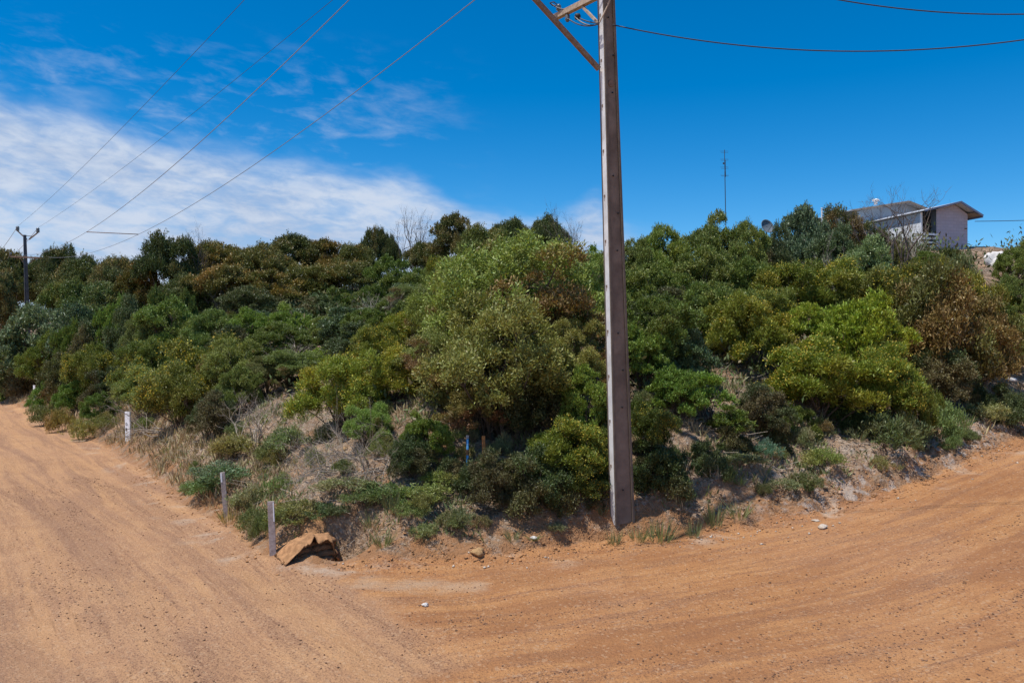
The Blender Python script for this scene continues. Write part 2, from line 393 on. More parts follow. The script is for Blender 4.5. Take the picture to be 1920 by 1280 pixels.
# ------------------------------------------------------------------ ground: one sheet, split along the edge of the road
def grow(a, b, first, g):
    out = []; x = a; s = first
    while abs(x-a) < abs(b-a):
        x += s if b > a else -s; s *= g; out.append(x)
    return out
def build_ground():
    xs = sorted(grow(-13, -900, 0.09, 1.065) + list(np.arange(-13, 17, 0.06)) + grow(17, 900, 0.09, 1.065))
    ys = sorted(grow(8.8, -300, 0.09, 1.12) + list(np.arange(8.8, 23, 0.06)) + grow(23, 900, 0.08, 1.035))
    X, Y = np.meshgrid(np.array(xs), np.array(ys)); ny, nx = X.shape
    Z = hgt(X, Y); E = edge_t(X, Y)
    V = np.stack([X, Y, Z], -1).reshape(-1, 3)
    idx = np.arange(nx*ny).reshape(ny, nx)
    F = np.stack([idx[:-1, :-1], idx[:-1, 1:], idx[1:, 1:], idx[1:, :-1]], -1).reshape(-1, 4)
    ec = E.ravel()[F].mean(1)
    mat = ground_mat()
    uL = (X+4.7)*0.79+(Y-15.3)*0.61 + 0.5*fbm(X*.11, Y*.11, 71, 2); vL = -(X+4.7)*0.61+(Y-15.3)*0.79
    # right road: distance from its own edge
    S = np.full(X.shape, 1e9)
    bx = [-6, -1.0, 1.55, 5.7, 9.2, 12, 15.6, 30, 60]; by = [14.2, 14.6, 15.6, 17.2, 19.0, 21.2, 24.2, 34, 50]
    S = np.interp(X, bx, by); slope = np.interp(X, [-6, 2, 8, 16, 40], [0.1, 0.32, 0.55, 0.75, 0.6])
    uR = (S-Y)/np.sqrt(1+slope**2) + 0.35*fbm(X*.2, Y*.2, 73, 2); vR = X
    # seam between the two roads, from the corner towards the camera
    k = (X-(-3.4))*0.90+(Y-14.6)*0.44
    mix = sstep(k + 1.6*fbm(X*.45, Y*.45, 79, 4), -2.2, 2.2)
    for name, sel, kind in (('road', ec < 0, 'structure'), ('hillside', ec >= 0, 'structure')):
        f = F[sel]; used = np.unique(f); remap = np.full(len(V), -1, np.int64); remap[used] = np.arange(len(used))
        me = faces_mesh(name, V[used], remap[f], smooth=True)
        at = me.attributes.new('edge', 'FLOAT', 'POINT'); at.data.foreach_set('value', E.ravel()[used].astype(np.float32))
        at = me.attributes.new('road_mix', 'FLOAT', 'POINT'); at.data.foreach_set('value', mix.ravel()[used].astype(np.float32))
        for an, (u, v) in (('track_left', (uL, vL)), ('track_right', (uR, vR))):
            at = me.attributes.new(an, 'FLOAT_VECTOR', 'POINT')
            at.data.foreach_set('vector', np.stack([u.ravel()[used], v.ravel()[used], np.zeros(len(used))], -1).astype(np.float32).ravel())
        o = link(name, me, mat); tag(o, kind=kind)
build_ground()

# ------------------------------------------------------------------ foliage
def unit(v): return v/np.maximum(np.linalg.norm(v, axis=-1, keepdims=True), 1e-9)
def leaf_quads(base, d, ln, wd, rng):
    """pointed four-cornered leaves"""
    n = len(base); side = unit(np.cross(d, np.array([0, 0, 1.0])+0.65*rng.normal(size=(n, 3))))
    nrm = np.cross(side, d)
    l = (ln*rng.uniform(0.7, 1.3, n))[:, None]; w = (wd*rng.uniform(0.7, 1.3, n))[:, None]
    mid = base + d*l*0.5 + nrm*l*0.06
    return np.stack([base, mid+side*w*0.5, base+d*l, mid-side*w*0.5], 1).reshape(-1, 3)
def leaves_mesh(name, V, alt):
    me = quads_mesh(name, V)
    at = me.attributes.new('alt', 'FLOAT', 'POINT'); at.data.foreach_set('value', np.repeat(alt, 4).astype(np.float32))
    return me
def dome_lobes(rng, Rr, H, n, r, z0=0.25, flat=0.8, wob=0.2, minz=0.0):
    """lobes over a dome; returns (n,5): x y z rx rz"""
    L = []
    for i in range(n):
        u = (i+0.5)/n; th = i*2.39996+rng.uniform(-.4, .4)
        ph = math.acos(1-u*(1-minz)) if True else 0
        rr = math.sin(ph); zz = math.cos(ph)
        lr = r*rng.uniform(0.7, 1.3)
        k = rng.uniform(1-wob, 1+wob*0.6)
        L.append((rr*math.cos(th)*(Rr-lr*0.7)*k, rr*math.sin(th)*(Rr-lr*0.7)*k, H*z0+zz*(H*(1-z0)-lr*flat*0.8)*k, lr, lr*flat))
    return np.array(L)
def sub_lobes(rng, L, n, k=0.42, lo=-0.35):
    """tufts over the surface of every lobe"""
    out = []
    for x, y, z, rx, rz in L:
        for _ in range(n):
            d = unit(rng.normal(size=3)); d[2] = abs(d[2]) if d[2] < lo else d[2]
            r = rx*k*rng.uniform(0.6, 1.35); q = 0.8
            if rng.random() < 0.12: q = 0.93; r *= 0.7
            out.append((x+d[0]*rx*q, y+d[1]*rx*q, z+d[2]*rz*q, r, r*rng.uniform(0.9, 1.3)))
    return np.array(out)
def crown_mesh(name, seed, lobes, ncl, per, ln, wd, clr=0.08, up=0.55, spread=0.7, under=-0.25, shell=0.3, alt='none', zmin=0.02, droop=0.0):
    rng = np.random.default_rng(seed)
    pr = lobes[:, 3]**2; pr = pr/pr.sum()
    li = rng.choice(len(lobes), int(ncl*2.2), p=pr); L = lobes[li]
    d = unit(rng.normal(size=(len(L), 3))); d[:, 2] = np.where(d[:, 2] < under, -d[:, 2]*0.7, d[:, 2])
    rf = 1-shell*rng.random(len(L))**1.5 + 0.09*rng.normal(size=len(L))
    c = L[:, :3] + d*L[:, [3, 3, 4]]*rf[:, None]
    # drop what lies well inside another lobe
    q = (c[:, None, :]-lobes[None, :, :3])/lobes[None, :, [3, 3, 4]]
    dist = np.sqrt((q**2).sum(-1)); dist[np.arange(len(c)), li] = 9
    gap = fbm(c[:, 0]*2.1+c[:, 2]*1.7+seed*3, c[:, 1]*2.1-c[:, 2]*1.3, seed+7, 2)
    keep = (dist.min(1) > 0.72) & (c[:, 2] > zmin) & (gap > -0.27+0.1*rng.normal(size=len(c)))
    c = c[keep][:ncl]; d = d[keep][:ncl]
    ax = unit(d*0.8+np.array([0, 0, up])+rng.normal(size=c.shape)*0.25)
    n = len(c)
    nz = fbm(c[:, 0]*0.8+c[:, 2]*0.6+seed, c[:, 1]*0.8-c[:, 2]*0.5, seed, 3)
    H = c[:, 2].max()
    if alt == 'tips': a = sstep(nz+0.6*d[:, 2], 0.25, 0.75)
    elif alt == 'dry': a = sstep(nz*1.5-0.75*(c[:, 2]/H-0.5), -0.08, 0.32)
    elif alt == 'patch': a = sstep(nz, 0.12, 0.45)
    else: a = np.zeros(n)
    cb = np.repeat(c, per, 0); ab = np.repeat(ax, per, 0)
    dd = unit(ab + spread*rng.normal(size=cb.shape) - np.array([0, 0, droop]))
    base = cb + clr*rng.normal(size=cb.shape)
    V = leaf_quads(base, dd, ln, wd, rng)
    al = np.clip(np.repeat(a, per)+rng.normal(size=len(cb))*0.12*(alt != 'none'), 0, 1)
    return leaves_mesh(name, V, al), c, d
def blossom_mesh(name, seed, c, d, frac, per=9, size=0.05, thr=0.05):
    rng = np.random.default_rng(seed)
    nz = fbm(c[:, 0]*1.4+seed, c[:, 1]*1.4+c[:, 2], seed+3, 3)
    k = np.nonzero((nz > thr) & (rng.random(len(c)) < frac) & (d[:, 2] > -0.3))[0]
    cb = np.repeat(c[k]+d[k]*0.07, per, 0)
    b = cb + rng.normal(size=cb.shape)*0.07
    dd = unit(rng.normal(size=b.shape)+np.array([0, 0, .4]))
    return leaves_mesh(name, leaf_quads(b, dd, size, size*0.8, rng), np.zeros(len(b)))
def stems_mesh(name, seed, lobes, n, r0, twigs=2, base=0.12, sides=5):
    rng = random.Random(seed); mb = MB()
    order = list(range(len(lobes))); rng.shuffle(order)
    for i in order[:n]:
        x, y, z, rx, rz = lobes[i]
        a = rng.uniform(0, 6.28); p0 = Vector((base*math.cos(a)*rng.random(), base*math.sin(a)*rng.random(), -0.25))
        p3 = Vector((x, y, z+rz*0.35)); pts = []
        for k in range(7):
            u = k/6; e = u**1.5
            pts.append(Vector((p0.x+(p3.x-p0.x)*e, p0.y+(p3.y-p0.y)*e, p0.z+(p3.z-p0.z)*u)) + Vector((rng.gauss(0, .05), rng.gauss(0, .05), 0))*min(1, z)*(0 < k < 6))
        mb.tube(pts, [r0*(1-0.82*k/6)*rng.uniform(0.85, 1.15) for k in range(7)], sides)
        for w in range(twigs):
            q = pts[rng.choice((3, 4, 5))]; dv = Vector((rng.gauss(0, 1), rng.gauss(0, 1), rng.uniform(0.2, 1.2))).normalized()*rx*rng.uniform(0.7, 1.2)
            mb.tube([q, q+dv*0.5+Vector((0, 0, .03)), q+dv], [r0*0.3, r0*0.2, r0*0.08], 4)
    return mb.mesh(name)
def dead_mesh(name, seed, height, spread, nmain, r0, depth=4, flat=False):
    rng = random.Random(seed); mb = MB()
    def grow_(p, d, ln, r, lev):
        pts = [p]; q = p.copy(); dd = d.copy()
        for k in range(3):
            dd = (dd+Vector((rng.gauss(0, .22), rng.gauss(0, .22), rng.gauss(0, .16)+(0.0 if flat else .06)))).normalized()
            q = q+dd*ln/3; pts.append(q.copy())
        mb.tube(pts, [r, r*.85, r*.7, r*.5], 4 if lev < depth else 5, cap=False)
        if lev > 0:
            for _ in range(rng.choice((2, 3, 3))):
                nd = (dd+Vector((rng.gauss(0, .6), rng.gauss(0, .6), rng.gauss(0, .35)))).normalized()
                grow_(pts[rng.choice((2, 3, 3))], nd, ln*rng.uniform(.55, .8), r*.52, lev-1)
    for i in range(nmain):
        a = i*6.283/nmain+rng.uniform(-.5, .5)
        d = Vector((math.cos(a)*spread, math.sin(a)*spread, 0.15 if flat else 1)).normalized()
        grow_(Vector((math.cos(a)*.05, math.sin(a)*.05, -0.1)), d, height*rng.uniform(.38, .5), r0, depth)
    return mb.mesh(name)

M_bark = simple_mat('bark', (0.10, 0.075, 0.058), 0.9, 0.35, 14)
M_palebark = simple_mat('pale_bark', (0.22, 0.18, 0.15), 0.9, 0.35, 14)
M_dead = simple_mat('dead_wood', (0.37, 0.31, 0.25), 0.9, 0.35, 14)
M_deaddark = simple_mat('dead_dark_wood', (0.13, 0.10, 0.085), 0.9, 0.35, 14)
L_olive = leaf_mat('olive_leaf', (0.232, 0.274, 0.084), (0.225, 0.140, 0.068), 0.21)
L_wattle = leaf_mat('wattle_leaf', (0.222, 0.262, 0.050), (0.30, 0.285, 0.05), 0.24)
L_lime = leaf_mat('bright_leaf', (0.228, 0.305, 0.052), (0.305, 0.34, 0.065), 0.24)
L_mallee = leaf_mat('mallee_leaf', (0.125, 0.150, 0.052), (0.245, 0.190, 0.066), 0.17, 0.45)
L_coast = leaf_mat('greygreen_leaf', (0.140, 0.188, 0.085), (0.195, 0.25, 0.13), 0.17, 0.38)
L_green = leaf_mat('green_leaf', (0.172, 0.222, 0.050), (0.235, 0.25, 0.060), 0.21)
L_dark = leaf_mat('dark_leaf', (0.098, 0.130, 0.046), (0.165, 0.14, 0.062), 0.17)
L_low = leaf_mat('herb_leaf', (0.22, 0.255, 0.11), (0.29, 0.26, 0.14), 0.3)
L_flower = leaf_mat('wattle_flower', (0.56, 0.43, 0.06), (0.56, 0.43, 0.06), 0.35, 0.6, 0.3)
L_straw = leaf_mat('dry_straw', (0.50, 0.39, 0.23), (0.38, 0.28, 0.16), 0.15, 0.8, 0.3)

PROTO = {}
def proto(kind, k, Rr, H, parts):
    for pn, me, mt in parts:
        if pn in ('crown', 'foliage'):
            co = np.empty(len(me.vertices)*3, np.float32); me.vertices.foreach_get('co', co); co = co.reshape(-1, 3)
            H = float(np.percentile(co[:, 2], 99.8)); Rr = float(np.percentile(np.hypot(co[:, 0], co[:, 1]), 97.5))
    PROTO.setdefault(kind, []).append((Rr, H, parts))
for k in range(4):      # grey-olive fine-leaved shrub
    rng = np.random.default_rng(100+k); Rr, H = 1.6, 2.8
    L = dome_lobes(rng, Rr, H, 19, 0.46, 0.36, 1.0, 0.36, -0.1)
    cr, c, d = crown_mesh('olive_crown', 100+k, sub_lobes(rng, L, 13, 0.40), 4600, 12, 0.072, 0.024, 0.04, 0.6, 0.7, -0.3, 0.55, 'dry')
    proto('olive', k, Rr, H, [('stem', stems_mesh('olive_stem', 100+k, L, 20, 0.05, 5), M_bark), ('crown', cr, L_olive)])
for k in range(4):      # wattle with yellow flowers
    rng = np.random.default_rng(200+k); Rr, H = 1.4, 2.2
    L = dome_lobes(rng, Rr, H, 16, 0.42, 0.34, 0.95, 0.40, -0.1)
    cr, c, d = crown_mesh('wattle_crown', 200+k, sub_lobes(rng, L, 11, 0.42), 3000, 13, 0.10, 0.024, 0.05, 0.55, 0.65, -0.3, 0.6, 'patch')
    proto('wattle', k, Rr, H, [('stem', stems_mesh('wattle_stem', 200+k, L, 15, 0.036, 4), M_bark), ('crown', cr, L_wattle),
                               ('blossom', blossom_mesh('wattle_blossom', 200+k, c, d, 0.36, 6, 0.05, 0.0 if k % 2 else 0.14), L_flower)])
for k in range(3):      # bright tufted leafy shrub
    rng = np.random.default_rng(300+k); Rr, H = 1.2, 1.9
    L = dome_lobes(rng, Rr, H, 24, 0.36, 0.25, 1.0, 0.3, -0.15)
    cr, c, d = crown_mesh('leafy_crown', 300+k, sub_lobes(rng, L, 8, 0.45, -.1), 2400, 14, 0.085, 0.034, 0.03, 0.9, 0.55, -0.1, 0.45, 'patch')
    proto('lime', k, Rr, H, [('stem', stems_mesh('leafy_stem', 300+k, L, 11, 0.035), M_bark), ('crown', cr, L_lime)])
for k in range(5):      # mallee gum: flat domes of leaves on fanning stems
    rng = np.random.default_rng(400+k); Rr, H = 2.4, 4.6
    n = 9+k*2; L = dome_lobes(rng, Rr, H, n, 0.95, 0.52, 0.62, 0.25, 0.05)
    cr, c, d = crown_mesh('mallee_crown', 400+k, sub_lobes(rng, L, 13, 0.36, 0.0), 3200, 11, 0.15, 0.055, 0.08, 0.6, 0.7, -0.05, 0.6, 'tips')
    proto('mallee', k, Rr, H, [('stem', stems_mesh('mallee_stem', 400+k, L, n, 0.07, 4), M_palebark), ('crown', cr, L_mallee)])
for k in range(3):      # coarse grey-green coastal shrub
    rng = np.random.default_rng(500+k); Rr, H = 1.6, 2.3
    L = dome_lobes(rng, Rr, H, 18, 0.48, 0.25, 0.9, 0.32, -0.15)
    cr, c, d = crown_mesh('coastal_crown', 500+k, sub_lobes(rng, L, 10, 0.44), 2300, 11, 0.115, 0.052, 0.06, 0.6, 0.75, -0.2, 0.5, 'patch')
    proto('coast', k, Rr, H, [('stem', stems_mesh('coastal_stem', 500+k, L, 9, 0.04), M_bark), ('crown', cr, L_coast)])
for k in range(4):      # dense rounded green shrub
    rng = np.random.default_rng(600+k); Rr, H = 1.7, 2.4
    L = dome_lobes(rng, Rr, H, 24, 0.43, 0.28, 1.0, 0.30, -0.1)
    cr, c, d = crown_mesh('green_crown', 600+k, sub_lobes(rng, L, 10, 0.44), 4200, 12, 0.085, 0.031, 0.04, 0.7, 0.7, -0.2, 0.5, 'patch')
    proto('green', k, Rr, H, [('stem', stems_mesh('green_stem', 600+k, L, 18, 0.045, 4), M_bark), ('crown', cr, L_green)])
for k in range(3):      # dark shrub
    rng = np.random.default_rng(700+k); Rr, H = 1.3, 1.9
    L = dome_lobes(rng, Rr, H, 16, 0.44, 0.25, 0.9, 0.34, -0.2)
    cr, c, d = crown_mesh('dark_crown', 700+k, sub_lobes(rng, L, 10, 0.42), 2700, 12, 0.085, 0.029, 0.05, 0.5, 0.75, -0.3, 0.6, 'dry')
    proto('dark', k, Rr, H, [('stem', stems_mesh('dark_stem', 700+k, L, 10, 0.035, 4), M_bark), ('crown', cr, L_dark)])
for k in range(5):      # small bank shrub
    rng = np.random.default_rng(800+k); Rr, H = 0.5, 0.55
    L = dome_lobes(rng, Rr, H, 9+k, 0.2, 0.2, 0.9, 0.35, -0.1)
    cr, c, d = crown_mesh('low_crown', 800+k, L, 330, 12, 0.062, 0.016, 0.03, 0.9, 0.6, -0.15, 0.6, 'patch', 0.0)
    proto('low', k, Rr, H, [('stem', stems_mesh('low_stem', 800+k, L, 7, 0.012, 1, 0.06), M_bark), ('foliage', cr, L_low)])
for k in range(3):      # leggy sapling
    rng = np.random.default_rng(900+k); Rr, H = 0.7, 1.8
    L = dome_lobes(rng, Rr, H, 9, 0.26, 0.4, 1.0, 0.35, -0.1)
    cr, c, d = crown_mesh('sapling_crown', 900+k, L, 420, 13, 0.10, 0.034, 0.05, 0.8, 0.6, -0.2, 0.5, 'patch')
    proto('sapling', k, Rr, H, [('stem', stems_mesh('sapling_stem', 900+k, L, 9, 0.022, 3), M_bark), ('crown', cr, L_lime)])
for k in range(3): proto('tuft', k, 0.3, 0.5, [])
for k in range(3):
    rng = np.random.default_rng(950+k); n = 75
    a = rng.uniform(0, 6.28, n); r = 0.12*rng.random(n)**.5
    b = np.stack([r*np.cos(a), r*np.sin(a), np.zeros(n)-0.02], -1); o = rng.uniform(0.1, 0.75, n)
    d = unit(np.stack([np.cos(a)*o, np.sin(a)*o, np.ones(n)], -1))
    PROTO['tuft'][k] = (0.3, 0.5, [('foliage', leaves_mesh('tuft_blades', leaf_quads(b, d, 0.44, 0.013, rng), (rng.random(n) < .3)*1.0), L_low)])
for k in range(2): proto('deadshrub', k, 1.0, 1.3, [('branches', dead_mesh('dead_branches', 40+k, 1.5, 0.75, 7, 0.022, 4), M_dead)])
for k in range(2): proto('deadtree', k, 1.3, 2.8, [('branches', dead_mesh('dead_tree_branches', 60+k, 3.0, 0.5, 4, 0.075, 5), M_deaddark)])
proto('deadfall', 0, 1.5, 0.5, [('branches', dead_mesh('fallen_branches', 77, 2.4, 1.0, 13, 0.026, 5, True), M_dead)])

KIND = {'olive': ('olive_shrub', 'shrub'), 'wattle': ('wattle_shrub', 'wattle bush'), 'lime': ('leafy_shrub', 'shrub'), 'mallee': ('mallee_tree', 'tree'),
        'coast': ('coastal_shrub', 'shrub'), 'green': ('green_shrub', 'shrub'), 'dark': ('dark_shrub', 'shrub'), 'low': ('low_shrub', 'small shrub'),
        'sapling': ('sapling', 'sapling'), 'tuft': ('grass_tuft', 'grass tuft'), 'deadshrub': ('dead_shrub', 'dead shrub'), 'deadtree': ('dead_tree', 'dead tree'),
        'deadfall': ('fallen_branches', 'fallen branches')}
GROUP = {'deadtree': 'bare dead trees on the hillside', 'deadshrub': 'dead shrubs on the hillside', 'deadfall': 'fallen branches on the bank', 'mallee': 'gum trees on the hillside', 'low': 'small shrubs on the bank', 'tuft': 'grass tufts by the road'}
_count = {}
PLACED = []          # x, y, radius
prng = random.Random(11)
def plant_at(kind, p, w, h, label, group=None, tint=None, rz=None):
    i = _count.get(kind, 0); _count[kind] = i+1
    Rr, H, parts = PROTO[kind][i % len(PROTO[kind])]
    name, cat = KIND[kind]
    root = empty(name, p, prng.uniform(0, 6.28) if rz is None else rz)
    root.scale = (w/2/Rr, w/2/Rr, h/H)
    tag(root, label, cat, group or GROUP.get(kind, cat+' growth on the hillside'))
    if tint is None: tint = (1, 1, 1)
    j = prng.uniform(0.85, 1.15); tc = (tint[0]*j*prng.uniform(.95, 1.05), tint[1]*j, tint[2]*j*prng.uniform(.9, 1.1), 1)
    for pn, me, mat in parts:
        o = link(pn, me, mat, root); o.color = tc if pn in ('crown', 'foliage') else (1, 1, 1, 1)
    PLACED.append((p[0], p[1], w/2, h))
    return root
def plant(kind, cx, top, where, w, label, tint=None, group=None):
    """cx, top, width in photograph pixels; where = metres of depth, or the pixel row of the foot"""
    if where >= 200:
        g = ground_at(cx, where)
        d = g.y if g is not None else 30.0
    else: d = where
    wm = w/FPX*d; d2 = d if where < 200 else d+wm*(0.5 if kind not in ('low', 'tuft', 'deadfall') else 0.3)
    x = (cx-960)/FPX*d2; z = gz(x, d2); zt = CAMH+(640-top)/FPX*d2
    h = zt-z
    while h < 0.70*wm and where < 28 and edge_t(np.array([x]), np.array([d2]))[0] > (0.6 if cx < 1190 else 2.3)+wm*0.25 and kind not in ('deadfall', 'low', 'tuft'):
        d2 -= 0.2; wm = w/FPX*d2; x = (cx-960)/FPX*d2; z = gz(x, d2); zt = CAMH+(640-top)/FPX*d2; h = zt-z
    if kind not in ('deadfall', 'low', 'tuft', 'deadshrub'): h = max(h, 0.82*wm); z = min(z, zt-h)
    if h < 0.15*wm or h > 10: print('PLANT?', kind, cx, top, where, 'd=%.1f h=%.2f w=%.2f z=%.2f' % (d2, h, wm, z)); h = max(h, 0.25*wm)
    return plant_at(kind, (x, d2, z-0.05), wm*1.06, h*1.04+0.05, label, group, tint)

